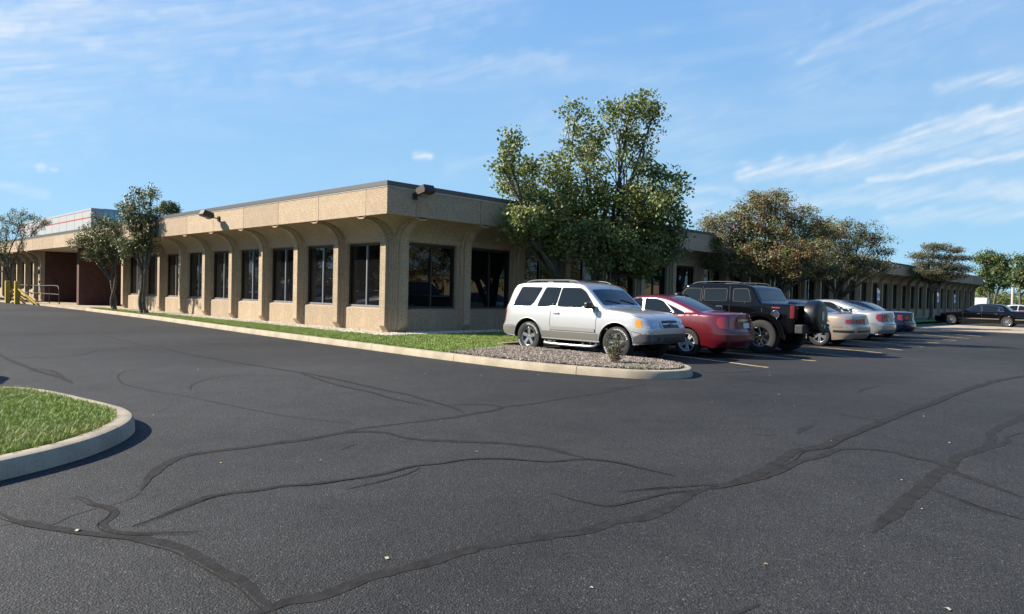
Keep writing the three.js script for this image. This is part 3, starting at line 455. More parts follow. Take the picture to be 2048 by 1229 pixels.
// floodlights on the fascia
function floodlight(label, pos, turn) {
  const t = thing('floodlight', label, 'floodlight', pos, turn, undefined); const dk = mat(0.05, 0.036, 0.03, 0.5, { metalness: 0.3 });
  part('bracket', [bx(-0.07, 0.07, -0.09, 0.09, 0, 0.05), rod([0, 0, 0.04], [0, 0.06, 0.34], 0.022)], dk, t);
  const h = part('housing', prism([[-0.23, -0.05], [0.21, -0.12], [0.25, -0.06], [0.23, 0.12], [-0.14, 0.15], [-0.23, 0.06]], 0.42, 0.012).rotateY(-Math.PI / 2).translate(0.21, 0, 0), dk, t); h.position.set(0, 0.10, 0.46); h.rotation.x = -0.35; h.scale.setScalar(0.85);
  const l = part('lens', new THREE.PlaneGeometry(0.34, 0.32).rotateX(Math.PI / 2 - 0.16), new THREE.MeshPhysicalMaterial({ color: C(0.25, 0.25, 0.22), roughness: 0.2, ior: 1.5 }), h); l.position.set(0, -0.105, -0.0);
  return t;
}
{ const a = onZ(438, 437, 1.0); floodlight('bronze floodlight on an arm above the sunlit row of windows', [a.x, a.y - 0.02, 1.002], 0); const b = onX(829, 392, 1.0); floodlight('bronze floodlight on the shaded fascia near the building corner', [1.002, b.y - 0.02, b.z], Math.PI / 2); }
// yellow bollards with braces, and pipe railing at the entrance
{
  const yel = new THREE.MeshStandardMaterial({ color: C(1, 1, 1), roughness: 0.6, map: tex(128, (u, v) => { const f = fbm(u * 9, v * 9, 4, 9); return f > 0.66 ? lin(0.25, 0.16, 0.07) : lin(0.55, 0.38, 0.03); }, true, 2) });
  const mk = (px, py, tip, label) => { const p = onY(px, py, 0.07), q = onY(tip[0], tip[1], 0.07); const t = thing('guard_post', label, 'guard post', [p.x, 0.02, p.z]); part('post', rbx(0.26, 1.45, 0.26, 0.03).translate(0, 0.725, 0), yel, t); part('pad', rbx(0.10, 0.36, 0.28, 0.03).translate(-0.19, 1.2, 0), M.dark, t); part('brace', bar([0.1, 1.02, 0], [q.x - p.x, 0.06, q.z - p.z], 0.09, 0.09), yel, t); part('strut', bar([0.1, 0.7, -0.06], [(q.x - p.x) * 0.5, 0.06, (q.z - p.z) * 0.5 - 0.35], 0.07, 0.07), yel, t); };
  mk(14, 605, [50, 604], 'yellow steel guard post whose back is nearest the far wing windows'); mk(33, 607, [73, 609], 'yellow steel guard post with a long brace to the concrete walk');
  const z = 0.6, a = onZ(36, 570, z), b = onZ(118, 572, z), y1 = 1.12, y2 = 0.62, t = thing('pipe_railing', 'black pipe railing in front of the brick entrance recess', 'railing', [a.x, 0.08, z]); const L = b.x - a.x, r = 0.03, railM = mat(0.007, 0.007, 0.007, 0.7);
  part('top_rail', tube([[0, y1, 0], [L * 0.5, y1, 0], [L - 0.25, y1, 0], [L - 0.06, y1 - 0.06, 0], [L, y1 - 0.25, 0], [L, 0.5, 0], [L, 0, 0]], r, 8), railM, t); part('middle_rail', rod([0, y2, 0], [L, y2, 0], r * 0.9), railM, t);
  for (const k of [0.02, 0.27, 0.52, 0.79]) part('post', rod([L * k, 0, 0], [L * k, y1, 0], r), railM, t);
}

// ------------------------------------------------------------------ trees
M.leafs = {};
const leafMat = new THREE.MeshPhysicalMaterial({ color: C(1, 1, 1), roughness: 0.6, transmission: 0.5, thickness: 0, ior: 1.4 });
function sprayGeo(n, leaf, spread, seed, narrow = 0.6) { // a few folded leaves round a twig tip
  const r = rng(seed), P = [], I = [];
  for (let k = 0; k < n; k++) {
    const o = new THREE.Object3D(); o.position.set((r() - 0.5) * spread, (r() - 0.5) * spread * 0.7, (r() - 0.5) * spread); o.rotation.set((r() - 0.5) * 2.2 + 0.3, r() * 6.28, (r() - 0.5) * 2.0); o.scale.setScalar(leaf * (0.7 + 0.6 * r())); o.updateMatrix();
    const s = P.length / 3; for (const [x, y, z] of [[0, 0, 0], [narrow * 0.5, 0.08, 0.38], [-narrow * 0.5, 0.08, 0.38], [narrow * 0.33, 0.02, 0.75], [-narrow * 0.33, 0.02, 0.75], [0, -0.1, 1], [0, -0.03, 0.5]]) { const v = new THREE.Vector3(x, y, z).applyMatrix4(o.matrix); P.push(v.x, v.y, v.z); }
    I.push(s, s + 1, s + 6, s, s + 6, s + 2, s + 1, s + 3, s + 6, s + 2, s + 6, s + 4, s + 3, s + 5, s + 6, s + 4, s + 6, s + 5);
  }
  const g = new THREE.BufferGeometry(); g.setAttribute('position', new THREE.Float32BufferAttribute(P, 3)); g.setIndex(I); g.computeVertexNormals(); return g;
}
function limb(a, b, r0, r1, sag, rnd) { // tapered bent limb
  const n = 6, pts = [], dir = b.clone().sub(a), L = dir.length(); const side = new THREE.Vector3(rnd() - 0.5, 0, rnd() - 0.5).multiplyScalar(L * 0.16);
  for (let i = 0; i <= n; i++) { const t = i / n; const p = a.clone().addScaledVector(dir, t).addScaledVector(side, Math.sin(t * Math.PI) + 0.4 * Math.sin(t * 7)); p.y += Math.sin(t * Math.PI) * sag * L; pts.push(p); }
  const c = new THREE.CatmullRomCurve3(pts), seg = 10, rad = r0 > 0.05 ? 8 : 5, g = new THREE.TubeGeometry(c, seg, 1, rad); const p = g.attributes.position, q = new THREE.Vector3();
  for (let i = 0; i <= seg; i++) { const ce = c.getPointAt(i / seg), rr = lerp(r0, r1, Math.pow(i / seg, 0.8)); for (let j = 0; j <= rad; j++) { const k = i * (rad + 1) + j; q.fromBufferAttribute(p, k).sub(ce).multiplyScalar(rr).add(ce); p.setXYZ(k, q.x, q.y, q.z); } }
  const uv = g.attributes.uv; for (let i = 0; i < uv.count; i++) uv.setXY(i, uv.getX(i) * L * 1.2, uv.getY(i) * 1.0);
  g.computeVertexNormals(); g.userData = { pts }; return g;
}
// lobes: [centre, radii, clumps]; stems: start offsets of the trunks
function tree(name, label, base, o, group) {
  const rnd = rng(o.seed), t = thing(name, label, o.category || 'tree', base, 0, group), wood = [], ends = [];
  const origin = new THREE.Vector3(0, -0.1, 0), fork = (o.forks || [[0, o.forkY || 1.6, 0]]).map((f) => new THREE.Vector3(...f));
  const trunkR = o.trunk || 0.14;
  fork.forEach((f, i) => { const st = new THREE.Vector3((rnd() - 0.5) * 0.25 * (fork.length > 1), -0.1, (rnd() - 0.5) * 0.25 * (fork.length > 1)); wood.push(limb(st, f, trunkR * (fork.length > 1 ? 0.75 : 1), trunkR * 0.6, 0.02, rnd)); });
  wood.push(new THREE.CylinderGeometry(trunkR * 0.95, trunkR * 1.35, 0.3, 9).translate(0, 0.04, 0));
  const clumps = [];
  for (const [c, r, n] of o.lobes) {
    const C0 = new THREE.Vector3(...c); let f = fork[0], best = 1e9; for (const q of fork) { const d = Math.hypot(q.x - C0.x, q.z - C0.z) + Math.max(0, q.y - C0.y) * 3; if (d < best) { best = d; f = q; } }
    const core = C0.clone(); core.y -= r[1] * 0.3; const lg = limb(f, core, trunkR * 0.5, trunkR * 0.16, 0.04, rnd); wood.push(lg);
    for (let k = 0; k < n * (o.more || 1.5); k++) {
      const sprig = rnd() < 0.28, u = rnd() * 2 - 1, ph = rnd() * 6.283, rr = sprig ? 1.0 + 0.24 * rnd() : Math.pow(rnd(), 0.4) * 0.98, s = Math.sqrt(1 - u * u);
      const p = new THREE.Vector3(C0.x + r[0] * rr * s * Math.cos(ph), C0.y + r[1] * rr * u, C0.z + r[2] * rr * s * Math.sin(ph));
      clumps.push([p, o.clump * (sprig ? 0.42 : 0.6 + 0.6 * rnd()), rnd(), sprig ? 0.4 : 1]);
      if (k % (o.twigEvery || 2) === 0) { const pp = lg.userData.pts, st = pp[3 + Math.floor(rnd() * 4)] || pp[6]; wood.push(limb(st, p, trunkR * 0.13, 0.006, 0.03, rnd)); }
    }
  }
  part('trunk', merge(wood), M.bark, t);
  const per = Math.round(o.perClump * 0.72), im = new THREE.InstancedMesh(o.geo, leafMat, clumps.length * per), ob = new THREE.Object3D(), col = new THREE.Color(); let k = 0;
  for (const [p, s, id, share] of clumps) for (let i = 0; i < per * share; i++) {
    const g = () => (rnd() + rnd() + rnd() - 1.5) / 1.5;
    ob.position.set(p.x + g() * s * (o.flat || 1), p.y + g() * s * (o.tall || 0.62), p.z + g() * s * (o.flat || 1)); ob.rotation.set((rnd() - 0.5) * 1.6, rnd() * 6.283, (rnd() - 0.5) * 1.6); ob.scale.setScalar(0.55 + 0.9 * rnd()); ob.updateMatrix(); im.setMatrixAt(k, ob.matrix);
    const pick = o.colors[Math.floor((id * 0.55 + rnd() * 0.45) * o.colors.length * 0.9999)], v = 0.75 + 0.5 * rnd(); col.setRGB(pick[0] * v, pick[1] * v, pick[2] * v); im.setColorAt(k, col); k++;
  }
  im.name = 'crown'; im.userData = { kind: 'stuff' }; t.add(im); return t;
}
const GEO = { maple: sprayGeo(8, 0.088, 0.38, 3, 0.8), small: sprayGeo(7, 0.065, 0.22, 4, 0.6), haw: sprayGeo(9, 0.07, 0.30, 5, 0.65), far: sprayGeo(7, 0.16, 0.5, 6, 0.8) };
const GREEN = [[0.17, 0.215, 0.036], [0.21, 0.25, 0.045], [0.25, 0.275, 0.06], [0.15, 0.20, 0.036]], OLIVE = [[0.10, 0.135, 0.028], [0.13, 0.16, 0.032], [0.17, 0.18, 0.035], [0.09, 0.125, 0.028]], RUST = [[0.16, 0.20, 0.04], [0.20, 0.215, 0.05], [0.17, 0.205, 0.042], [0.27, 0.21, 0.07], [0.15, 0.195, 0.038], [0.36, 0.14, 0.06], [0.30, 0.27, 0.13], [0.17, 0.20, 0.04], [0.25, 0.20, 0.06]], BROWN = [[0.12, 0.115, 0.05], [0.17, 0.135, 0.065], [0.14, 0.14, 0.05], [0.10, 0.11, 0.05]], YELLOW = [[0.13, 0.19, 0.035], [0.10, 0.165, 0.03], [0.17, 0.20, 0.04], [0.08, 0.14, 0.03]];
// lobes from photo pixels: the tree stands at base, its lobes spread round the plane through the base that faces the lens
function lobesAt(base, list, thick = 1, seed = 1) {
  const r = rng(seed), B = new THREE.Vector3(...base), depth = B.clone().sub(EYE).dot(FWD);
  return list.map(([px, py, rx, ry, n, dz = 0]) => { const d = ray(px, py), p = EYE.clone().addScaledVector(d, (depth + dz) / d.dot(FWD)); const s = (depth + dz) / FPX; return [[p.x - B.x, p.y - B.y, p.z - B.z], [rx * s, ry * s, rx * s * thick], n]; });
}
{
  const b = onX(1190, 600, 2.3), base = [2.3, 0.14, b.z];
  tree('shade_tree', 'tall broad leafy green tree rising behind the silver SUV', base, { seed: 11, trunk: 0.17, forks: [[0.1, 1.3, 0.1], [-0.5, 1.7, 1.4], [0.3, 1.9, -0.5]], geo: GEO.maple, clump: 0.34, perClump: 12, flat: 1.25, tall: 0.75, twigEvery: 2, colors: GREEN,
    lobes: lobesAt(base, [[1262, 212, 60, 32, 12, 0], [1235, 258, 88, 38, 19, 0.3], [1150, 232, 34, 26, 5, -0.2], [1160, 292, 60, 40, 12, 0], [1285, 300, 44, 36, 7, 0.4], [1310, 225, 22, 26, 3, 0], [1020, 300, 26, 30, 7, -1.95], [1008, 332, 24, 20, 5, -1.83], [1042, 366, 50, 42, 17, -0.82], [1120, 356, 66, 46, 22, -0.55], [1215, 350, 78, 50, 22, 0.2], [1312, 352, 40, 32, 10, 0.6], [1336, 384, 40, 26, 12, 0], [1280, 408, 74, 40, 38, -0.6], [1170, 420, 90, 46, 46, 0.4], [1075, 430, 60, 40, 39, -1.12], [1042, 450, 40, 30, 23, -2.22], [1110, 478, 62, 34, 49, -1.1], [1200, 482, 76, 36, 48, -0.7], [1290, 470, 70, 40, 46, 0.3], [1345, 440, 30, 30, 11, 0.2], [1262, 520, 62, 26, 34, -0.6], [1330, 500, 36, 30, 20, 0.6], [1290, 545, 16, 14, 5, -0.6], [1195, 525, 30, 14, 8, -1]], 0.75, 4) });
}
{
  const mk = (px, x, label, o, lob, seed, group) => { const b = onX(px, 600, x), base = [x, 0.14, b.z]; return tree('hawthorn_tree', label, base, { seed, ...o, lobes: lobesAt(base, lob, 0.9, seed) }, group); };
  mk(1540, 2.4, 'wide rust tinged tree behind the black pickup truck', { trunk: 0.15, forks: [[0, 1.4, 0], [0.2, 1.6, -0.9]], geo: GEO.haw, clump: 0.40, perClump: 15, flat: 1.3, tall: 0.5, colors: RUST },
    [[1530, 402, 52, 20, 34], [1555, 392, 16, 16, 6], [1500, 430, 48, 22, 30], [1570, 428, 54, 22, 36], [1430, 448, 34, 24, 24], [1418, 488, 30, 26, 24, -1], [1480, 470, 50, 28, 36], [1550, 470, 62, 30, 50], [1610, 462, 46, 30, 40], [1465, 512, 52, 26, 40, -1], [1540, 512, 60, 30, 50, -1], [1610, 506, 56, 34, 50, -1], [1500, 540, 40, 12, 16, -1], [1440, 530, 24, 16, 12, -1], [1570, 545, 44, 14, 22, -1], [1640, 540, 40, 18, 24, 0], [1660, 470, 30, 24, 22, 1]], 21);
  mk(1672, 2.4, 'rust and olive tree between the champagne and silver sedans', { trunk: 0.14, forks: [[0, 1.7, 0], [0.1, 1.5, -0.7]], geo: GEO.haw, clump: 0.42, perClump: 14, flat: 1.4, tall: 0.42, colors: RUST.slice(0, 3).concat(BROWN) },
    [[1668, 456, 40, 18, 26], [1720, 462, 40, 16, 22], [1750, 480, 34, 12, 16], [1640, 480, 40, 26, 34, -1], [1700, 494, 52, 22, 42], [1760, 506, 22, 8, 8], [1660, 520, 52, 26, 44, -1], [1725, 524, 44, 16, 26, -1], [1770, 536, 20, 8, 6, -1], [1640, 548, 30, 12, 14, -2], [1700, 545, 44, 12, 22, -1], [1745, 530, 30, 10, 14, 0]], 22);
  mk(1862, 2.4, 'brown leaved layered tree before the far end of the facade', { trunk: 0.15, forks: [[0, 2.0, 0]], geo: GEO.haw, clump: 0.55, perClump: 26, flat: 1.9, tall: 0.2, colors: BROWN },
    [[1868, 494, 28, 5, 14], [1900, 500, 26, 4, 10], [1858, 512, 28, 8, 20], [1910, 516, 28, 5, 14], [1870, 530, 40, 7, 28], [1915, 538, 26, 5, 14], [1850, 546, 34, 8, 26], [1895, 552, 40, 6, 26], [1860, 558, 30, 5, 14]], 23);
}
{
  const mk = (px, z, label, seed, forks, lob, colors = OLIVE) => { const b = onZ(px, 600, z), base = [b.x, 0.14, z]; tree('ornamental_tree', label, base, { seed, trunk: 0.11, forks, geo: GEO.small, clump: 0.29, perClump: 10, flat: 1.2, tall: 0.6, colors, lobes: lobesAt(base, lob, 0.8, seed) }, undefined); };
  mk(228, 1.15, 'slim forked tree standing at the end of the lawn by the brick recess', 31, [[-0.3, 1.5, 0.1], [0.3, 1.6, 0]], [[158, 484, 22, 12, 16], [190, 470, 34, 20, 34], [205, 446, 30, 16, 22], [215, 490, 42, 24, 44], [180, 510, 22, 12, 12], [222, 520, 26, 14, 14], [240, 470, 30, 26, 26]]);
  mk(291, 1.35, 'taller slim tree with twin stems in front of the sunlit windows', 32, [[-0.4, 1.7, 0], [0.25, 1.9, 0.1]], [[268, 386, 16, 12, 8], [298, 392, 22, 16, 14], [270, 412, 32, 16, 18], [302, 430, 22, 20, 14], [262, 444, 30, 22, 26], [288, 470, 28, 24, 26], [258, 490, 34, 22, 24], [300, 500, 20, 18, 10], [338, 412, 12, 5, 2], [240, 412, 12, 8, 4]]);
  mk(17, 1.6, 'small airy tree before the far wing beside the yellow posts', 33, [[0.1, 1.9, 0], [-0.3, 1.6, 0]], [[45, 436, 26, 18, 22], [80, 448, 24, 12, 14], [15, 450, 30, 20, 22], [50, 462, 34, 14, 18], [-20, 470, 40, 30, 36], [5, 500, 20, 20, 14], [-10, 530, 24, 20, 14]]);
}
{ // trees beyond the far end, and one behind the roof
  const far = (px, z, label, o, lob, seed) => { const b = onZ(px, 600, z), base = [b.x, 0, z]; tree('distant_tree', label, base, { seed, trunk: 0.2, geo: GEO.far, clump: 0.6, perClump: 14, flat: 1.15, tall: 0.6, ...o, lobes: lobesAt(base, lob, 0.9, seed) }); };
  far(1979, -90, 'yellow green tree just past the far end of the building', { forks: [[0, 2.2, 0], [0.6, 2.4, 0]], colors: YELLOW }, [[1975, 516, 22, 14, 24], [2000, 522, 24, 14, 26], [1985, 542, 30, 18, 40], [2015, 546, 26, 18, 34], [1968, 562, 16, 10, 12], [2000, 566, 34, 10, 26]], 41);
  far(2040, -78, 'green tree beside the white utility pole', { forks: [[0, 2.4, 0]], colors: OLIVE.concat(YELLOW) }, [[2055, 530, 24, 22, 30], [2040, 556, 22, 14, 24], [2070, 560, 30, 20, 30]], 42);
  far(1966, -118, 'round green tree partly hidden behind the yellow green tree', { forks: [[0, 1.5, 0]], colors: GREEN }, [[1962, 574, 12, 16, 20], [1976, 582, 14, 12, 16]], 43);
  far(345, -24, 'leafy tree top showing above the roof behind the slim trees', { forks: [[0, 3.5, 0]], colors: OLIVE }, [[335, 412, 16, 8, 14], [350, 420, 14, 6, 8], [325, 422, 18, 8, 10]], 44);
  // belt of shrubs at the edge of the property
  const r = rng(45); for (let k = 0; k < 9; k++) { const z = -125 - r() * 10, b = onZ(1950 + k * 18, 600, z), h = 2.6 + r() * 1.6; tree('boundary_shrub', 'rounded boundary shrub far behind the parked cars', [b.x, 0, z], { seed: 450 + k, category: 'shrub', trunk: 0.1, forks: [[0, 0.6, 0]], geo: GEO.far, clump: 0.8, perClump: 12, colors: k % 2 ? OLIVE : GREEN, lobes: [[[0, h * 0.5, 0], [2.2, h * 0.5, 1.6], 30]] }, 'shrubs along the property edge'); }
}
{ // the little shrub at the tip of the mulch island
  const p = onY(1228, 728, 0.15), base = [p.x, 0.13, p.z]; const t = thing('small_shrub', 'small scraggly shrub in the mulch beside the front wheel of the SUV', 'shrub', base), r = rng(91), w = [], ends = [];
  for (let k = 0; k < 15; k++) { const a = r() * 6.28, h = 0.28 + 0.35 * r(), e = new THREE.Vector3(Math.cos(a) * 0.24 * r() + 0.06, h, Math.sin(a) * 0.24 * r()); w.push(limb(new THREE.Vector3(0, -0.02, 0), e, 0.008, 0.003, 0.05, r)); ends.push(e); }
  part('stems', merge(w), mat(0.10, 0.055, 0.04, 0.9), t);
  const g = sprayGeo(6, 0.035, 0.10, 8, 0.55), im = new THREE.InstancedMesh(g, leafMat, 190), o = new THREE.Object3D(), c = new THREE.Color(); for (let i = 0; i < 190; i++) { const e = ends[i % ends.length], q = 0.35 + 0.7 * r(); o.position.set(e.x * q + (r() - 0.5) * 0.09, e.y * q + (r() - 0.5) * 0.06, e.z * q + (r() - 0.5) * 0.09); o.rotation.set(r() * 3, r() * 6, r() * 3); o.updateMatrix(); im.setMatrixAt(i, o.matrix); const k = r(); if (k < 0.25) c.setRGB(0.2, 0.09, 0.07); else if (k < 0.7) c.setRGB(0.12, 0.15, 0.04); else c.setRGB(0.16, 0.18, 0.08); im.setColorAt(i, c); }
  im.name = 'foliage'; im.userData = { kind: 'stuff' }; t.add(im);
  scatter('weeds', 'low green weeds growing in the tip of the mulch island', 'weeds', tuftGeo(6, 0.07, 0.12, 0.012, 44), M.grassBlade, 260, (o, c) => { const q = onY(1262 + (r() + r() + r() - 1.5) * 50, 741 + (r() - 0.5) * 8, 0.15); if (!inPoly(q.x, q.z, mulchPoly)) return false; o.position.set(q.x, 0.14, q.z); o.rotation.set(0, r() * 6.28, 0); o.scale.setScalar(0.6 + 0.6 * r()); c.setRGB(0.13, 0.2, 0.05); return true; });
}
{ // what the windows mirror: trees and buildings on the other sides of the lot
  const r = rng(71); let k = 0;
  for (const [x, z, h] of [[-24, 22, 10], [-30, 20, 9], [-36, 23, 11], [-43, 20, 10], [-50, 23, 11], [-57, 20, 11], [-65, 23, 12], [-73, 21, 12], [-82, 24, 12], [-92, 22, 13], [-104, 25, 13]]) { k++; const w = h * 0.36; tree('lot_tree', 'broad leafy tree behind the opposite row of parked cars', [x, 0, z], { seed: 700 + k, trunk: 0.2, forks: [[0, 2.2, 0], [0.5, 2.4, 0.3]], geo: GEO.far, clump: 0.6, perClump: 15, colors: k % 2 ? GREEN : OLIVE, lobes: [[[0, h * 0.62, 0], [w, h * 0.36, w], 80], [[-w * 0.6, h * 0.45, 0.4], [w * 0.6, h * 0.2, w * 0.6], 30], [[w * 0.6, h * 0.5, -0.4], [w * 0.6, h * 0.22, w * 0.6], 30]] }, 'trees across the drive'); }
  k = 0; for (const [x, z, h] of [[27, -18, 9], [29, -27, 9], [28, -36, 10], [30, -46, 10], [29, -56, 10], [31, -67, 11], [29, -78, 11], [31, -90, 11], [30, -104, 12]]) { k++; const w = h * 0.4; tree('lot_tree', 'broad leafy tree in front of the tan building across the lot', [x, 0, z], { seed: 800 + k, trunk: 0.2, forks: [[0, 2.0, 0], [0.5, 2.2, 0.3]], geo: GEO.far, clump: 0.6, perClump: 14, colors: k % 2 ? OLIVE : RUST, lobes: [[[0, h * 0.6, 0], [w, h * 0.36, w], 70], [[0.3, h * 0.4, w * 0.6], [w * 0.6, h * 0.2, w * 0.6], 24]] }, 'trees across the lot'); }
  for (let i = 0; i < 15; i++) tree('lot_shrub', 'dense shrub in the hedge row behind the trees across the drive', [-22 - i * 6.2, 0, 27 + (i % 3)], { seed: 900 + i, category: 'shrub', trunk: 0.08, forks: [[0, 0.5, 0]], geo: GEO.far, clump: 0.9, perClump: 12, more: 1, colors: OLIVE, lobes: [[[0, 1.6, 0], [3.4, 1.7, 1.4], 40]] }, 'hedge row across the drive');
  const ob = thing('tan_building', 'low tan building on the far side of the lot mirrored in the shaded windows', 'building', [84, 0, -70]);
  part('wall', boxUV(bx(-6, 6, 0, 4.6, -85, 65)), M.precast[1], ob); part('coping', bx(-6.1, 6.1, 4.6, 4.8, -85.1, 65.1), M.coping, ob);
  for (let i = 0; i < 14; i++) { const z = -50 + i * 6.8; const w = new THREE.Group(); w.name = 'window'; ob.add(w); w.position.set(-6, 0, z); part('frame', [bx(-0.06, 0, 0.8, 0.9, -1.3, 1.3), bx(-0.06, 0, 2.6, 2.7, -1.3, 1.3), bx(-0.06, 0, 0.9, 2.6, -1.3, -1.2), bx(-0.06, 0, 0.9, 2.6, 1.2, 1.3)], mat(0.7, 0.7, 0.68, 0.6), w); part('pane', bx(-0.03, -0.002, 0.9, 2.6, -1.2, 1.2), M.glass, w); }
  const wb = thing('pale_building', 'low pale building beyond the trees across the drive', 'building', [-88, 0, 60]);
  part('wall', bx(-10, 10, 0, 5, -6, 6), mat(0.6, 0.6, 0.58, 0.8), wb); part('coping', bx(-10.1, 10.1, 5, 5.25, -6.1, 6.1), M.coping, wb);
}
// parking signs, utility pole, wires
{
  const signBlue = (() => { const c = document.createElement('canvas'); c.width = 64; c.height = 96; const x = c.getContext('2d'); x.fillStyle = '#e8ecee'; x.fillRect(0, 0, 64, 96); x.fillStyle = '#1c4c9c'; x.fillRect(8, 30, 48, 48); x.strokeStyle = '#fff'; x.lineWidth = 5; x.beginPath(); x.arc(30, 60, 10, 0.2, 4.2); x.stroke(); x.beginPath(); x.moveTo(29, 40); x.lineTo(31, 56); x.lineTo(42, 57); x.lineTo(46, 68); x.stroke(); const t = new THREE.CanvasTexture(c); t.colorSpace = THREE.SRGBColorSpace; return t; })();
  const face = new THREE.MeshStandardMaterial({ map: signBlue, roughness: 0.5 });
  [[1756, 'blue and white parking sign beside the rust and olive tree'], [1876, 'blue and white parking sign on the pole nearest the brown leaved tree'], [1909, 'blue and white parking sign close to the far end of the building']].forEach(([px, label]) => { const p = onX(px, 600, 3.7); const t = thing('parking_sign', label, 'sign', [3.7, 0.13, p.z], Math.PI / 2 - 0.12); part('post', rbx(0.06, 2.1, 0.05, 0.01).translate(0, 1.05, 0), M.alu, t); const pl = part('plate', rbx(0.32, 0.62, 0.012, 0.005).translate(0, 1.7, 0.035), mat(0.75, 0.76, 0.76, 0.5), t); part('face', new THREE.PlaneGeometry(0.3, 0.58).translate(0, 1.7, 0.043), face, pl); });
  const pz = -84, p = onZ(2026, 600, pz); const t = thing('utility_pole', 'white utility pole standing among the trees past the drive', 'pole', [p.x, 0, pz]); part('shaft', rod([0, 0, 0], [0, 5.2, 0], 0.16, 10, 0.14), mat(0.42, 0.40, 0.36, 0.8), t);
  const wz = -130, a = onZ(1900, 545, wz), b = onZ(2100, 548, wz); for (const [dy, l] of [[0, 'thin overhead wire crossing the sky, uppermost of three'], [-0.7, 'thin overhead wire crossing the sky, middle of three'], [-1.6, 'thin overhead wire crossing the sky, lowest of three']]) { const w = thing('overhead_wire', l, 'wire', [0, 0, 0]); part('cable', tube([[a.x - 30, a.y + dy + 0.6, wz], [a.x, a.y + dy, wz], [b.x, b.y + dy, wz], [b.x + 30, b.y + dy + 0.6, wz]], 0.035, 5), M.dark, w); }
}

// ------------------------------------------------------------------ cars
const rubber = mat(0.014, 0.014, 0.014, 0.85), chrome = mat(0.62, 0.63, 0.65, 0.12, { metalness: 1 }), alloy = mat(0.52, 0.53, 0.55, 0.28, { metalness: 0.85 }), trimB = mat(0.008, 0.008, 0.009, 0.45), under = mat(0.008, 0.008, 0.008, 0.95), plateW = mat(0.62, 0.64, 0.66, 0.5);
const carGlass = new THREE.MeshPhysicalMaterial({ color: C(0.008, 0.009, 0.010), roughness: 0.02, ior: 1.55 });
const tailRed = new THREE.MeshPhysicalMaterial({ color: C(0.28, 0.008, 0.010), roughness: 0.12, clearcoat: 1 }), lampClear = new THREE.MeshPhysicalMaterial({ color: C(0.42, 0.45, 0.48), roughness: 0.12, metalness: 0.4, clearcoat: 1 }), amber = new THREE.MeshPhysicalMaterial({ color: C(0.75, 0.28, 0.01), roughness: 0.15, clearcoat: 1 });
const paintOf = (r, g, b, metal = 0.35, rough = 0.36) => new THREE.MeshPhysicalMaterial({ color: C(r, g, b), roughness: rough, metalness: metal, clearcoat: 1, clearcoatRoughness: 0.03 });
function chaikin(p, n) { for (let k = 0; k < n; k++) { const q = [p[0]]; for (let i = 0; i + 1 < p.length; i++) { const a = p[i], b = p[i + 1]; q.push([lerp(a[0], b[0], 0.25), lerp(a[1], b[1], 0.25)], [lerp(a[0], b[0], 0.75), lerp(a[1], b[1], 0.75)]); } q.push(p[p.length - 1]); p = q; } return p; }
const interp = (p) => (x) => { if (x <= p[0][0]) return p[0][1]; for (let i = 1; i < p.length; i++) if (x <= p[i][0]) { const a = p[i - 1], b = p[i]; return lerp(a[1], b[1], (x - a[0]) / (b[0] - a[0] || 1)); } return p[p.length - 1][1]; };
function roundPoly(poly, r) { const out = []; const n = poly.length; for (let i = 0; i < n; i++) { const p = poly[i], a = poly[(i + n - 1) % n], b = poly[(i + 1) % n]; const la = Math.hypot(a[0] - p[0], a[1] - p[1]), lb = Math.hypot(b[0] - p[0], b[1] - p[1]), ra = Math.min(r, la * 0.45) / la, rb2 = Math.min(r, lb * 0.45) / lb; const A = [lerp(p[0], a[0], ra), lerp(p[1], a[1], ra)], B = [lerp(p[0], b[0], rb2), lerp(p[1], b[1], rb2)]; for (let k = 0; k <= 3; k++) { const t = k / 3, u = 1 - t; out.push([u * u * A[0] + 2 * u * t * p[0] + t * t * B[0], u * u * A[1] + 2 * u * t * p[1] + t * t * B[1]]); } } return out; }
function patch(poly, map, maxE = 0.09) {
  let tris = THREE.ShapeUtils.triangulateShape(poly.map(([x, y]) => new THREE.Vector2(x, y)), []).map((t) => t.map((i) => poly[i]));
  let big = 0; for (const t of tris) for (let k = 0; k < 3; k++) big = Math.max(big, Math.hypot(t[k][0] - t[(k + 1) % 3][0], t[k][1] - t[(k + 1) % 3][1]));
  for (let l = 0; l < 4 && big > maxE; l++, big /= 2) { const o = []; const m = (a, b) => [(a[0] + b[0]) / 2, (a[1] + b[1]) / 2]; for (const [a, b, c] of tris) { const d = m(a, b), e = m(b, c), f = m(c, a); o.push([a, d, f], [d, b, e], [f, e, c], [d, e, f]); } tris = o; }
  const P = []; for (const t of tris) for (const v of t) P.push(...map(v[0], v[1])); let g = new THREE.BufferGeometry(); g.setAttribute('position', new THREE.Float32BufferAttribute(P, 3)); g = mergeVertices(g, 1e-5); g.computeVertexNormals(); return g;
}
function stripPoly(path, w) { const L = [], R = []; path.forEach((p, i) => { const a = path[Math.max(0, i - 1)], b = path[Math.min(path.length - 1, i + 1)], dx = b[0] - a[0], dy = b[1] - a[1], l = Math.hypot(dx, dy) || 1; L.push([p[0] - dy / l * w / 2, p[1] + dx / l * w / 2]); R.push([p[0] + dy / l * w / 2, p[1] - dx / l * w / 2]); }); return [...L, ...R.reverse()]; }
const arcPts = (cx, cy, r, a0, a1, n = 14) => Array.from({ length: n + 1 }, (_, i) => { const a = lerp(a0, a1, i / n); return [cx + r * Math.cos(a), cy + r * Math.sin(a)]; });
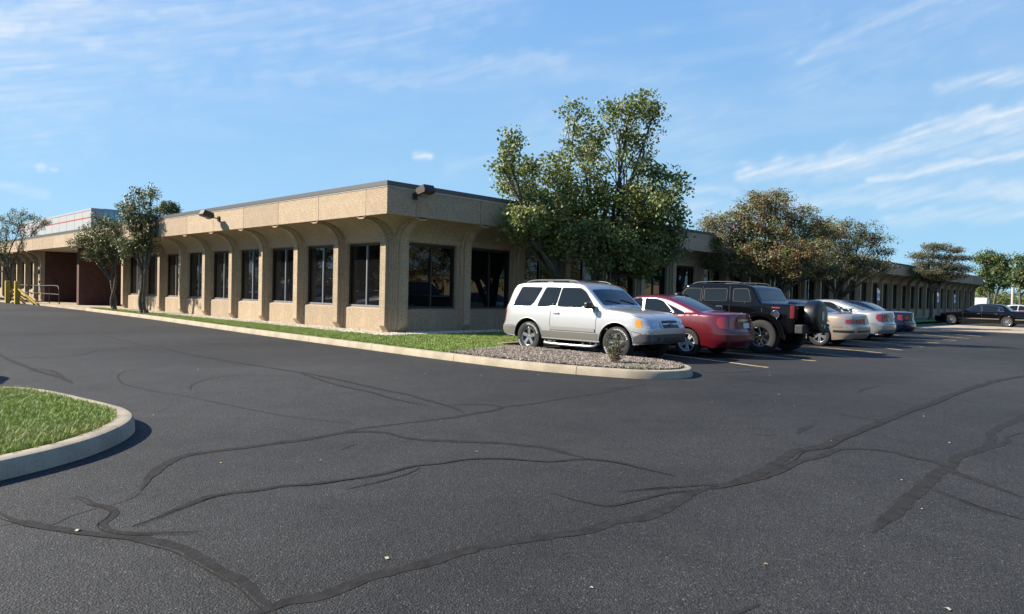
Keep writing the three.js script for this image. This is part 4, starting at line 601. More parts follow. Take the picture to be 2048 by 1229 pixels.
function surf(sp) {
  const top = interp(chaikin(sp.top, 2)), xf = sp.xf, xr = sp.xr, belt = interp(sp.belt), fl = interp(sp.leanF || [[0, 0], [2, 0]]), rl = interp(sp.leanR || [[0, 0], [2, 0]]), er = sp.edge || 0.07, bow = sp.bow ?? 0.09, crown = sp.crown ?? 0.025;
  const plan = (x) => { let w = sp.W; for (const d of [xf - x, x - xr]) { const c = sp.cornerL || 0.55, k = sp.corner || 0.17; if (d < c) { const t = 1 - Math.max(d, 0) / c; w -= k * (1 - Math.sqrt(Math.max(0, 1 - t * t * 0.98))); } } return w - 0.02 * Math.pow(Math.abs(x) / xf, 2); };
  const W = (x, y) => { let w = plan(x); const b = belt(x), mid = sp.mid || 0.62; w -= (sp.bulge ?? 0.035) * Math.pow((y - mid) / 0.4, 2) * (y < mid ? 1.2 : Math.min(1, (b - mid + 0.05) / Math.max(0.05, y - mid + 1e-6)) ** 2); if (y > b) w -= (sp.step ?? 0.035) * sst(b - 0.01, b + 0.05, y) + sp.tumble * (y - b); const T = top(x), d = T - y; if (d < er) { const t = 1 - Math.max(d, 0) / er; w -= er * (1 - Math.sqrt(Math.max(0, 1 - t * t * 0.96))); } return w; };
  const xw = (x, y) => x + fl(y) * sst(xf - 0.55, xf, x) + rl(y) * sst(-(xr + 0.55), -xr, -x);
  const bf = (x) => sst(xf - 1.5, xf, x) - sst(-(xr + 1.5), -xr, -x);
  const bot = (x) => { let y = sp.sill; if (x > sp.ax[1] + sp.ar) y = lerp(sp.sill, sp.botF ?? sp.sill, (x - sp.ax[1] - sp.ar) / (xf - sp.ax[1] - sp.ar)); if (x < sp.ax[0] - sp.ar) y = lerp(sp.sill, sp.botR ?? sp.sill, (sp.ax[0] - sp.ar - x) / (sp.ax[0] - sp.ar - xr)); for (const c of sp.ax) { const d = Math.abs(x - c); if (d < sp.ar) y = Math.max(y, sp.R + Math.sqrt(sp.ar * sp.ar - d * d)); } return y; };
  return { top, W, bot, xw, sp,
    side: (sg, off = 0) => (x, y) => [xw(x, y), y, sg * (W(x, y) + off)],
    topS: (off = 0) => (x, s) => { const T = top(x), e = 0.02, sl = (top(x + e) - top(x - e)) / (2 * e), l = Math.hypot(1, sl); return [xw(x, T) + bow * (1 - s * s) * bf(x) - sl / l * off, T + crown * (1 - s * s) + off / l, s * W(x, T)]; },
    cap: (end, off = 0) => (s, y) => { const x0 = end > 0 ? xf : xr, yb = bot(x0), yt = top(x0); return [xw(x0, y) + end * (bow * (1 - s * s) + off), y + crown * (1 - s * s) * clamp((y - yb) / (yt - yb)), s * W(x0, y)]; } };
}
function bodyGeo(S) {
  const sp = S.sp, xs = []; for (let x = sp.xr; x < sp.xf; x += 0.07) xs.push(x); xs.push(sp.xf); for (const [x] of sp.top) if (x > sp.xr && x < sp.xf) xs.push(x);
  for (const c of sp.ax) { for (let k = 0; k <= 16; k++) xs.push(c + sp.ar * Math.cos(k / 16 * Math.PI) * 0.9999); xs.push(c - sp.ar - 0.002, c + sp.ar + 0.002); }
  xs.sort((a, b) => a - b); const X = xs.filter((x, i) => (i === 0 || x - xs[i - 1] > 0.0015) && x >= sp.xr && x <= sp.xf); X[X.length - 1] = sp.xf;
  const NV = 26, vs = Array.from({ length: NV + 1 }, (_, j) => 1 - Math.pow(1 - j / NV, 1.5));
  const grid = (nu, nv, f) => { const P = [], I = []; for (let i = 0; i <= nu; i++) for (let j = 0; j <= nv; j++) P.push(...f(i, j)); for (let i = 0; i < nu; i++) for (let j = 0; j < nv; j++) { const a = i * (nv + 1) + j, b = a + nv + 1; I.push(a, b, a + 1, b, b + 1, a + 1); } const g = new THREE.BufferGeometry(); g.setAttribute('position', new THREE.Float32BufferAttribute(P, 3)); g.setIndex(I); return g; };
  const sideG = (sg) => { const m = S.side(sg); return grid(X.length - 1, NV, (i, j) => { const x = X[i], b = S.bot(x), t = S.top(x); return m(x, lerp(b, t, vs[j])); }); };
  const tm = S.topS(), topG = grid(X.length - 1, 14, (i, j) => tm(X[i], j / 7 - 1));
  const capG = (e) => { const m = S.cap(e), x0 = e > 0 ? sp.xf : sp.xr, b = S.bot(x0), t = S.top(x0); return grid(14, NV, (i, j) => m(i / 7 - 1, lerp(b, t, vs[j]))); };
  const flip = (g) => { const ix = g.index.array; for (let i = 0; i < ix.length; i += 3) { const t = ix[i]; ix[i] = ix[i + 1]; ix[i + 1] = t; } return g; };
  let g = mergeGeometries([flip(sideG(1)), sideG(-1), topG, flip(capG(1)), capG(-1)].map((q) => q)); g = mergeVertices(g, 2e-4);
  const body = toCreasedNormals(g, 0.55);
  const ub = grid(X.length - 1, 2, (i, j) => { const x = X[i], b = S.bot(x); return [S.xw(x, b), b + 0.001, (j - 1) * (S.W(x, b) - 0.004)]; }); ub.computeVertexNormals();
  return [body, ub];
}
function wheelGeo(R, rimR, w, style) { // axis along z, outer face at +z
  const ly = (prof, seg = 40) => new THREE.LatheGeometry(prof.map(([r, z]) => new THREE.Vector2(r, z)), seg).rotateX(Math.PI / 2);
  const h = w / 2; const tyre = ly([[rimR * 0.99, -h * 0.8], [rimR + 0.02, -h], [R * 0.93, -h], [R * 0.985, -h * 0.86], [R, -h * 0.7], [R, h * 0.7], [R * 0.985, h * 0.86], [R * 0.93, h * 0.99], [lerp(rimR, R, 0.5), h * 1.03], [rimR + 0.018, h * 0.97], [rimR * 0.99, h * 0.8]], 44);
  const rim = [ly([[rimR * 0.86, -h * 0.5], [rimR * 0.92, h * 0.5], [rimR * 0.95, h * 0.84], [rimR * 1.0, h * 0.93], [rimR * 1.015, h * 0.9], [rimR * 1.01, h * 0.78]]), ly([[0.001, h * 0.72], [rimR * 0.2, h * 0.72], [rimR * 0.26, h * 0.55], [rimR * 0.26, h * 0.2]], 20)];
  const n = style.n, sw = style.w * rimR, tw = style.t * rimR;
  for (let k = 0; k < n; k++) { const offs = style.split ? [-style.split, style.split] : [0]; for (const of of offs) { const g = prism([[rimR * 0.15, -sw / 2], [rimR * 0.93, -tw / 2], [rimR * 0.93, tw / 2], [rimR * 0.15, sw / 2]], h * 0.22, 0.006); g.translate(0, 0, h * 0.44); const p = g.attributes.position; for (let i = 0; i < p.count; i++) { const r = p.getX(i); p.setZ(i, p.getZ(i) + (r / rimR) * h * 0.12); } g.computeVertexNormals(); g.rotateZ(k / n * Math.PI * 2 + of); rim.push(g); } }
  const back = ly([[0.001, h * 0.12], [rimR * 0.87, h * 0.05], [rimR * 0.87, -h * 0.4]], 24);
  return { tyre, rim: merge(rim), back };
}
function addWheels(car, sp, style, rimMat, letters) {
  const G2 = wheelGeo(sp.R, sp.rimR, sp.tw, style), disc = mat(0.03, 0.03, 0.032, 0.7), zc = sp.W - sp.tw / 2 - (sp.wIn ?? 0.035);
  let n = 0; for (const x of sp.ax) for (const sg of [1, -1]) { const w = new THREE.Group(); w.name = 'wheel'; w.position.set(x, sp.R, sg * zc); if (sg < 0) w.rotation.y = Math.PI; car.add(w); part('tyre', G2.tyre, rubber, w); const r = part('rim', G2.rim, rimMat, w); r.rotation.z = n++ * 0.7 + 0.3; part('brake_disc', G2.back, disc, w); if (letters) part('sidewall_lettering', letters, mat(0.5, 0.5, 0.48, 0.8), w); }
}
function car(name, label, sp, paint, pos, turn, group) {
  const S = surf(sp), t = thing(name, label, sp.category || 'car', pos, turn, group), [bg, ub] = bodyGeo(S);
  part('body', bg, paint, t); part('underbody', ub, under, t);
  // glass on the sides, the windscreen and the back
  for (const sg of [1, -1]) { for (const w of sp.windows) { const q = roundPoly(w, 0.05); if (sp.trim) part('window_trim', patch(roundPoly(w.map(([x, y]) => { const c = w.reduce((a, b) => [a[0] + b[0] / w.length, a[1] + b[1] / w.length], [0, 0]); const l = Math.hypot(x - c[0], y - c[1]); return [x + (x - c[0]) / l * (sp.trimW || 0.02), y + (y - c[1]) / l * (sp.trimW || 0.02)]; }), 0.06), S.side(sg, 0.003)), sp.trim, t); part('side_window', patch(q, S.side(sg, 0.0065)), carGlass, t); } for (const s of sp.seams || []) part('panel_gap', patch(stripPoly(s, 0.011), S.side(sg, 0.0022), 0.15), trimB, t); for (const [p, m, o] of sp.panels || []) part('side_panel', patch(p, S.side(sg, o ?? 0.005)), m, t); for (const [x, y, m] of sp.handles || []) part('door_handle', rbx(0.17, 0.035, 0.04, 0.015).translate(x, y, sg * (S.W(x, y) + 0.014)), m || paint, t); for (const [p, m, nm] of sp.sideLamps || []) part(nm, patch(roundPoly(p, 0.02), S.side(sg, 0.006), 0.05), m, t); }
  for (const [x0, x1, inset, nm] of sp.screens) { const q = roundPoly([[x0, -1 + inset], [x1, -1 + inset], [x1, 1 - inset], [x0, 1 - inset]], 0.06); part(nm, patch(q, S.topS(0.006), 0.12), carGlass, t); }
  for (const [end, p, m, nm, o] of sp.ends || []) part(nm, patch(roundPoly(p, 0.02), S.cap(end, o ?? 0.006), 0.08), m, t);
  addWheels(t, sp, sp.style, sp.rimMat || alloy, sp.letters);
  if (sp.mirror) for (const sg of [1, -1]) { const [x, y, m, s = 1] = sp.mirror; const z = S.W(x, y); part('mirror', [rbx(0.13 * s, 0.16 * s, 0.22 * s, 0.05 * s, 3).translate(x, y + 0.04, sg * (z + 0.17 * s)), bar([x + 0.03, y - 0.02, sg * (z - 0.02)], [x, y, sg * (z + 0.1)], 0.06, 0.05)], m || paint, t); }
  t.userData.S = undefined; delete t.userData.S; return [t, S];
}
const sym = (a, b, y0, y1) => [[[a, y0], [b, y0], [b, y1], [a, y1]], [[-b, y0], [-a, y0], [-a, y1], [-b, y1]]];
// --- silver two-door SUV
const silver = paintOf(0.52, 0.52, 0.515, 0.55, 0.38), cladGrey = mat(0.14, 0.13, 0.115, 0.5), bumperGrey = mat(0.06, 0.06, 0.062, 0.6);
{
  const R = 0.37, ax = [-1.29, 1.34], ar = 0.455;
  const letters = (() => { const l = []; for (const a0 of [0.35, 0.35 + Math.PI]) for (let k = 0; k < 11; k++) { const a = a0 + k * 0.135, r = 0.315; const g = rbx(0.026 - 0.006 * (k % 3 === 1), 0.034, 0.004, 0.001, 1); g.rotateZ(a - Math.PI / 2).translate(Math.cos(a) * r, Math.sin(a) * r, 0.126); l.push(g); } return merge(l); })();
  const archLo = (c) => arcPts(c, R, ar + 0.005, 0, Math.PI);
  const cladY = 0.60, a0 = Math.asin((cladY - R) / ar);
  const bottomPanel = [[ax[0] + ar + 0.01, 0.40], [ax[1] - ar - 0.01, 0.40], [ax[1] - ar * Math.cos(a0) + -0.01, cladY - 0.05], [ax[0] + ar * Math.cos(a0) + 0.01, cladY - 0.05]];
  const sp = { category: 'SUV', xf: 2.18, xr: -2.30, W: 0.87, R, rimR: 0.215, tw: 0.245, ax, ar, sill: 0.36, botF: 0.40, botR: 0.42, tumble: 0.15, belt: [[-2.3, 1.13], [0.9, 1.10], [2.3, 1.06]], bulge: 0.03, mid: 0.72, edge: 0.055, corner: 0.19, cornerL: 0.45, bow: 0.07, crown: 0.03, step: 0.02,
    leanF: [[0.3, -0.10], [0.45, 0], [0.72, 0], [0.78, -0.05], [1.0, -0.12]], leanR: [[0.4, 0.05], [0.5, 0], [0.63, 0.02], [0.66, 0.06], [1.0, 0.1], [1.7, 0.12]],
    top: [[-2.30, 1.0], [-2.26, 1.06], [-2.14, 1.24], [-1.90, 1.56], [-1.80, 1.66], [-1.55, 1.70], [-0.8, 1.715], [0.05, 1.705], [0.32, 1.665], [0.46, 1.58], [0.93, 1.16], [1.06, 1.115], [1.5, 1.08], [1.92, 1.02], [2.08, 0.97], [2.15, 0.92], [2.18, 0.88]],
    windows: [[[-1.86, 1.13], [-1.22, 1.13], [-0.92, 1.585], [-1.60, 1.59]], [[-1.05, 1.13], [-0.60, 1.13], [-0.46, 1.585], [-0.80, 1.585]], [[-0.40, 1.13], [0.74, 1.13], [0.42, 1.50], [0.27, 1.58], [-0.28, 1.585]]],
    trim: trimB, trimW: 0.016, screens: [[0.50, 0.90, 0.07, 'windshield'], [-2.10, -1.93, 0.16, 'rear_window']],
    seams: [[[-0.47, 1.60], [-0.55, 1.10], [-0.58, 0.75], [-0.52, 0.42]], [[0.83, 1.10], [0.80, 0.85], [0.78, 0.42]], [[-0.50, 0.42], [0.78, 0.42]], [[-2.2, 0.63], [-1.73, 0.63]], [[1.75, 0.66], [1.95, 0.62], [2.2, 0.62]], [[1.0, 1.085], [1.6, 1.03], [2.05, 0.965]]],
    panels: [[[[-0.62, 1.14], [-0.44, 1.14], [-0.32, 1.59], [-0.48, 1.59]], carGlass, 0.004], [bottomPanel, cladGrey, 0.006], [[[-0.56, 0.585], [0.77, 0.585], [0.77, 0.665], [-0.56, 0.665]], mat(0.25, 0.24, 0.22, 0.5), 0.016], [[[-2.29, 0.43], [-1.755, 0.40], [-1.735, 0.61], [-2.29, 0.61]], cladGrey, 0.006], [[[1.805, 0.40], [2.18, 0.40], [2.18, 0.60], [1.98, 0.61], [1.79, 0.53]], bumperGrey, 0.010]],
    handles: [[-0.38, 0.985, silver]], sideLamps: [[[[-2.295, 0.72], [-2.18, 0.72], [-2.17, 1.0], [-2.285, 1.02]], tailRed, 'tail_light'], [[[1.86, 0.75], [2.03, 0.745], [2.04, 0.905], [1.88, 0.915]], amber, 'indicator_lamp'], [[[2.04, 0.745], [2.175, 0.74], [2.175, 0.875], [2.05, 0.90]], lampClear, 'headlight']],
    ends: [...sym(0.70, 0.985, 0.74, 0.875).map((p) => [1, p, lampClear, 'headlight']), [1, [[-0.46, 0.72], [0.46, 0.72], [0.48, 0.875], [-0.48, 0.875]], trimB, 'grille'], [1, [[-0.46, 0.79], [0.46, 0.79], [0.46, 0.82], [-0.46, 0.82]], silver, 'grille_bar', 0.016], ...sym(0.49, 0.56, 0.72, 0.875).map((p) => [1, p, silver, 'grille_bar', 0.014]), [1, [[-1, 0.405], [1, 0.405], [1, 0.60], [-1, 0.60]], bumperGrey, 'bumper', 0.012], [1, [[-0.5, 0.44], [0.5, 0.44], [0.5, 0.53], [-0.5, 0.53]], trimB, 'air_intake', 0.018], ...sym(0.64, 0.80, 0.45, 0.55).map((p) => [1, p, trimB, 'fog_lamp', 0.018]), [-1, [[-0.99, 0.44], [0.99, 0.44], [0.99, 0.62], [-0.99, 0.62]], bumperGrey, 'bumper', 0.07], ...sym(0.86, 0.99, 0.70, 1.0).map((p) => [-1, p, tailRed, 'tail_light']), [-1, [[-0.25, 0.8], [0.25, 0.8], [0.25, 0.92], [-0.25, 0.92]], plateW, 'licence_plate', 0.012]],
    style: { n: 5, w: 0.30, t: 0.36 }, letters, mirror: [0.66, 1.15, trimB, 1.0] };
  const [t, S] = car('silver_suv', 'silver two door SUV parked nose out beside the mulch island', sp, silver, [6.40, 0, -0.30 - 0.87], 0);
  for (const sg of [1, -1]) {
    part('running_board', [tube([[-0.78, 0.32, sg * 0.72], [-0.74, 0.265, sg * 0.84], [-0.6, 0.255, sg * 0.88], [0.6, 0.255, sg * 0.88], [0.76, 0.265, sg * 0.84], [0.80, 0.32, sg * 0.72]], 0.033, 8), rod([-0.45, 0.38, sg * 0.68], [-0.45, 0.26, sg * 0.86], 0.02), rod([0.4, 0.38, sg * 0.68], [0.4, 0.26, sg * 0.86], 0.02)], mat(0.42, 0.42, 0.41, 0.35, { metalness: 0.6 }), t);
    part('roof_rail', [tube([[-1.55, 1.70, sg * 0.62], [-1.42, 1.745, sg * 0.62], [-0.7, 1.765, sg * 0.62], [0.0, 1.75, sg * 0.62], [0.14, 1.70, sg * 0.62]], 0.018, 6), bx(-0.85, -0.68, 1.70, 1.79, sg * 0.62 - 0.018, sg * 0.62 + 0.018)], mat(0.07, 0.07, 0.07, 0.5), t);
    part('arch_lip', [ax[0], ax[1]].map((c) => tube(arcPts(c, R, ar + 0.012, 0.12, Math.PI - 0.12, 16).map(([x, y]) => { const p = S.side(sg, 0.004)(x, y); return p; }), 0.013, 6)), silver, t);
  }
  for (const x of [-1.2, -0.25]) part('roof_crossbar', rod([x, 1.762, -0.62], [x, 1.762, 0.62], 0.016), mat(0.07, 0.07, 0.07, 0.5), t);
  part('antenna', rod([1.13, 1.09, 0.73], [1.08, 1.93, 0.74], 0.004, 5), trimB, t); part('tailpipe', rod([-2.0, 0.36, 0.55], [-2.22, 0.35, 0.62], 0.026), chrome, t);
  for (const s of [0.4, -0.4]) part('wiper', bar(S.topS(0.015)(0.88, s - 0.3), S.topS(0.02)(0.78, s + 0.3), 0.015, 0.012), trimB, t);
  part('emblem', new THREE.CylinderGeometry(0.055, 0.055, 0.012, 20).rotateZ(Math.PI / 2).scale(1, 0.5, 1.25).translate(S.cap(1, 0.03)(0, 0.8)[0], 0.825, 0), mat(0.25, 0.3, 0.45, 0.3, { metalness: 0.5 }), t);
  for (const s of [0.45, -0.45]) part('hood_crease', patch(stripPoly([[1.15, s * 1.25], [1.6, s * 1.15], [2.1, s]], 0.018), S.topS(0.006), 0.12), silver, t);
}
// --- sedans
function sedanSpec(o) {
  const h = o.h || 1.45, xr = -o.L / 2, xf = o.L / 2, bY = o.beltY || 0.97;
  const R = o.R || 0.325, ax = [xr + (o.ro || 1.05), xf - (o.fo || 0.98)], ar = R + 0.05, rb0 = o.rearBase ?? xr + 0.85, rt = o.rearTop ?? xr + 1.52, wt = o.wsTop ?? 0.36, wb = o.wsBase ?? 1.12, dk = o.deck ?? 1.03;
  return { xf, xr, W: o.W || 0.885, R, rimR: o.rimR || 0.205, tw: 0.21, ax, ar, sill: 0.21, botF: 0.22, botR: 0.27, tumble: o.tumble ?? 0.34, belt: [[xr, bY + 0.05], [0, bY], [xf, bY - 0.12]], bulge: 0.045, mid: 0.58, edge: o.edge ?? 0.085, corner: o.corner ?? 0.24, cornerL: 0.6, bow: 0.13, crown: 0.03, step: 0.03,
    leanF: [[0.2, -0.08], [0.35, 0], [0.52, 0], [0.7, -0.08]], leanR: [[0.25, 0.10], [0.4, 0.0], [0.6, 0], [0.66, 0.05], [1.0, o.tailLean ?? 0.09]],
    top: [[xr, dk - 0.03], [xr + 0.06, dk], [xr + 0.3, dk + 0.012], [rb0, dk + 0.02], [rb0 + 0.05, dk + 0.04], [rt, h - 0.06], [rt + 0.35, h], [(rt + wt) / 2, h + 0.008], [wt - 0.12, h - 0.01], [wt, h - 0.05], [wb - 0.06, bY + 0.06], [wb + 0.06, bY + 0.02], [xf - 0.75, bY - 0.07], [xf - 0.3, bY - 0.17], [xf - 0.08, bY - 0.27], [xf, bY - 0.36]],
    windows: o.windows || [[[0.0, bY + 0.015], [wb - 0.16, bY + 0.005], [wt + 0.20, h - 0.19], [wt - 0.08, h - 0.085], [0.05, h - 0.07]], [[rb0 + 0.72, bY + 0.03], [-0.07, bY + 0.015], [-0.03, h - 0.07], [rt + 0.40, h - 0.085], [rt + 0.22, h - 0.14]], [[rb0 + 0.36, bY + 0.05], [rb0 + 0.66, bY + 0.03], [rt + 0.17, h - 0.155], [rt + 0.08, h - 0.2]]],
    trim: o.trim === undefined ? trimB : o.trim, trimW: o.trimW, screens: [[wt + 0.02, wb - 0.09, 0.08, 'windshield'], [rb0 + 0.09, rt + 0.02, 0.1, 'rear_window']],
    seams: [[[wb - 0.02, bY], [wb - 0.04, 0.6], [wb - 0.10, 0.3]], [[-0.03, bY], [-0.05, 0.6], [-0.04, 0.3]], [[rb0 + 0.5, bY + 0.03], [rb0 + 0.46, 0.8], [ax[0] + ar + 0.09, 0.6], [ax[0] + ar + 0.06, 0.42]], [[ax[0] + ar, 0.3], [wb - 0.1, 0.3]], [[xr + 0.08, 0.62], [ax[0] - ar - 0.02, 0.62]], [[ax[1] + ar + 0.02, 0.6], [xf - 0.15, 0.6]]],
    panels: o.panels ? o.panels({ ax, ar, xr, xf, R }) : [], handles: [[0.12, bY - 0.13, o.handleMat], [rb0 + 0.78, bY - 0.12, o.handleMat]],
    sideLamps: [[o.tail ? o.tail(xr) : [[xr + 0.005, 0.70], [xr + 0.24, 0.76], [xr + 0.22, 0.95], [xr + 0.005, 0.95]], tailRed, 'tail_light'], [[[xf - 0.34, 0.62], [xf - 0.02, 0.60], [xf - 0.04, 0.70], [xf - 0.36, 0.74]], lampClear, 'headlight']],
    ends: [...sym(o.tl0 ?? 0.62, 0.985, o.ty0 ?? 0.70, o.ty1 ?? 0.93).map((p) => [-1, p, tailRed, 'tail_light']), [-1, [[-0.24, 0.70], [0.24, 0.70], [0.24, 0.82], [-0.24, 0.82]], plateW, 'licence_plate', 0.012], ...(o.chromeBar ? [[-1, [[-0.6, 0.86], [0.6, 0.86], [0.6, 0.905], [-0.6, 0.905]], chrome, 'trunk_bar', 0.02]] : []), [-1, [[-0.98, 0.60], [0.98, 0.60], [0.98, 0.612], [-0.98, 0.612]], trimB, 'panel_gap', 0.003], ...(o.bumperStrip ? [[-1, [[-0.99, 0.46], [0.99, 0.46], [0.99, 0.52], [-0.99, 0.52]], o.bumperStrip, 'bumper_strip', 0.01]] : []), ...sym(0.55, 0.985, 0.55, 0.61).map((p) => [1, p, lampClear, 'headlight']), [1, [[-0.5, 0.50], [0.5, 0.50], [0.5, 0.61], [-0.5, 0.61]], o.grille || trimB, 'grille'], [1, [[-0.6, 0.27], [0.6, 0.27], [0.6, 0.38], [-0.6, 0.38]], trimB, 'air_intake']],
    style: o.style || { n: 5, w: 0.16, t: 0.12, split: 0.17 }, mirror: [wb - 0.2, bY + 0.02, o.mirrorMat, 0.85], rimMat: o.rimMat };
}
const redP = paintOf(0.11, 0.004, 0.010, 0.2, 0.3), champP = paintOf(0.40, 0.33, 0.27, 0.5), whiteP = paintOf(0.46, 0.46, 0.45, 0, 0.4), silvP = paintOf(0.42, 0.41, 0.39, 0.5), navyP = new THREE.MeshPhysicalMaterial({ color: C(0.005, 0.009, 0.03), roughness: 0.08 }), blackP = new THREE.MeshPhysicalMaterial({ color: C(0.003, 0.003, 0.0035), roughness: 0.07, specularIntensity: 0.65 });
const redSpec = sedanSpec({ L: 4.76, h: 1.46, beltY: 0.98, deck: 1.05, chromeBar: true, trim: chrome, trimW: 0.012, rearBase: -1.66, rearTop: -0.80, rimMat: mat(0.62, 0.62, 0.61, 0.4, { metalness: 0.4 }), rimR: 0.215, R: 0.335, tail: (x) => [[x + 0.005, 0.70], [x + 0.16, 0.72], [x + 0.25, 0.82], [x + 0.22, 0.97], [x + 0.005, 0.99]], ty1: 0.99, tl0: 0.68 });
const [redCar] = car('red_sedan', 'dark red sedan with chrome window trim parked beside the silver SUV', redSpec, redP, [9.13 - 2.38, 0, -2.75 - 0.885], Math.PI);
const flat2 = (c) => ({ ax, ar, xr, xf }) => [[[[ax[0] + ar + 0.03, 0.47], [ax[1] - ar - 0.03, 0.47], [ax[1] - ar - 0.03, 0.52], [ax[0] + ar + 0.03, 0.52]], c, 0.012], [[[xr + 0.05, 0.46], [ax[0] - ar - 0.05, 0.46], [ax[0] - ar - 0.05, 0.52], [xr + 0.05, 0.52]], c, 0.012]];
const champSpec = sedanSpec({ L: 4.95, h: 1.42, deck: 1.0, beltY: 0.95, edge: 0.12, corner: 0.3, panels: flat2(trimB), bumperStrip: trimB, tl0: 0.25, ty0: 0.72, ty1: 0.86, tail: (x) => [[x + 0.005, 0.72], [x + 0.26, 0.74], [x + 0.24, 0.85], [x + 0.005, 0.88]], rearBase: -1.7, rearTop: -0.95 });
car('champagne_sedan', 'champagne coloured sedan with dark rub strips beyond the black pickup truck', champSpec, champP, [9.58 - 2.475, 0, -10.15 - 0.885], Math.PI);
const whiteSpec = sedanSpec({ L: 4.6, h: 1.40, deck: 1.02, tl0: 0.5 });
{ const [t, S] = car('white_sedan', 'white sedan with a rear spoiler between the champagne and silver sedans', whiteSpec, whiteP, [8.3 - 2.3, 0, -12.75 - 0.885], Math.PI); part('spoiler', [rbx(0.2, 0.03, 1.3, 0.012).translate(-2.14, 1.16, 0), bx(-2.2, -2.1, 1.02, 1.15, 0.55, 0.6), bx(-2.2, -2.1, 1.02, 1.15, -0.6, -0.55)], whiteP, t); }
const silvSpec = sedanSpec({ L: 4.76, h: 1.46, beltY: 0.98, deck: 1.05, chromeBar: true, trim: trimB, rearBase: -1.66, rearTop: -0.80, tail: (x) => [[x + 0.005, 0.70], [x + 0.16, 0.72], [x + 0.25, 0.82], [x + 0.22, 0.97], [x + 0.005, 0.99]], ty1: 0.99, tl0: 0.68 });
car('silver_sedan', 'silver sedan with bright red tail lights beside the navy sedan', silvSpec, silvP, [9.0 - 2.38, 0, -15.1 - 0.885], Math.PI);
const navySpec = sedanSpec({ L: 5.2, h: 1.45, beltY: 0.97, deck: 1.03, W: 0.93, rearBase: -1.6, rearTop: -0.95, wsTop: 0.45, wsBase: 1.15, tl0: 0.6, ty1: 0.9, ty0: 0.74 });
car('navy_sedan', 'navy blue sedan at the end of the row past the silver sedan', navySpec, navyP, [8.95 - 2.6, 0, -17.9 - 0.93], Math.PI);
const limoSpec = sedanSpec({ L: 5.4, h: 1.45, beltY: 0.95, deck: 1.0, W: 0.95, ro: 1.27, fo: 1.0, rearBase: -1.62, rearTop: -1.2, wsTop: 0.35, wsBase: 1.05, R: 0.34, rimR: 0.225, trim: chrome, style: { n: 10, w: 0.10, t: 0.13 }, handleMat: chrome, grille: chrome, panels: flat2(chrome) });
const [limo] = car('black_sedan', 'long black sedan with chrome trim crossing the concrete drive', limoSpec, blackP, [7.2, 0, -43.2], Math.PI);
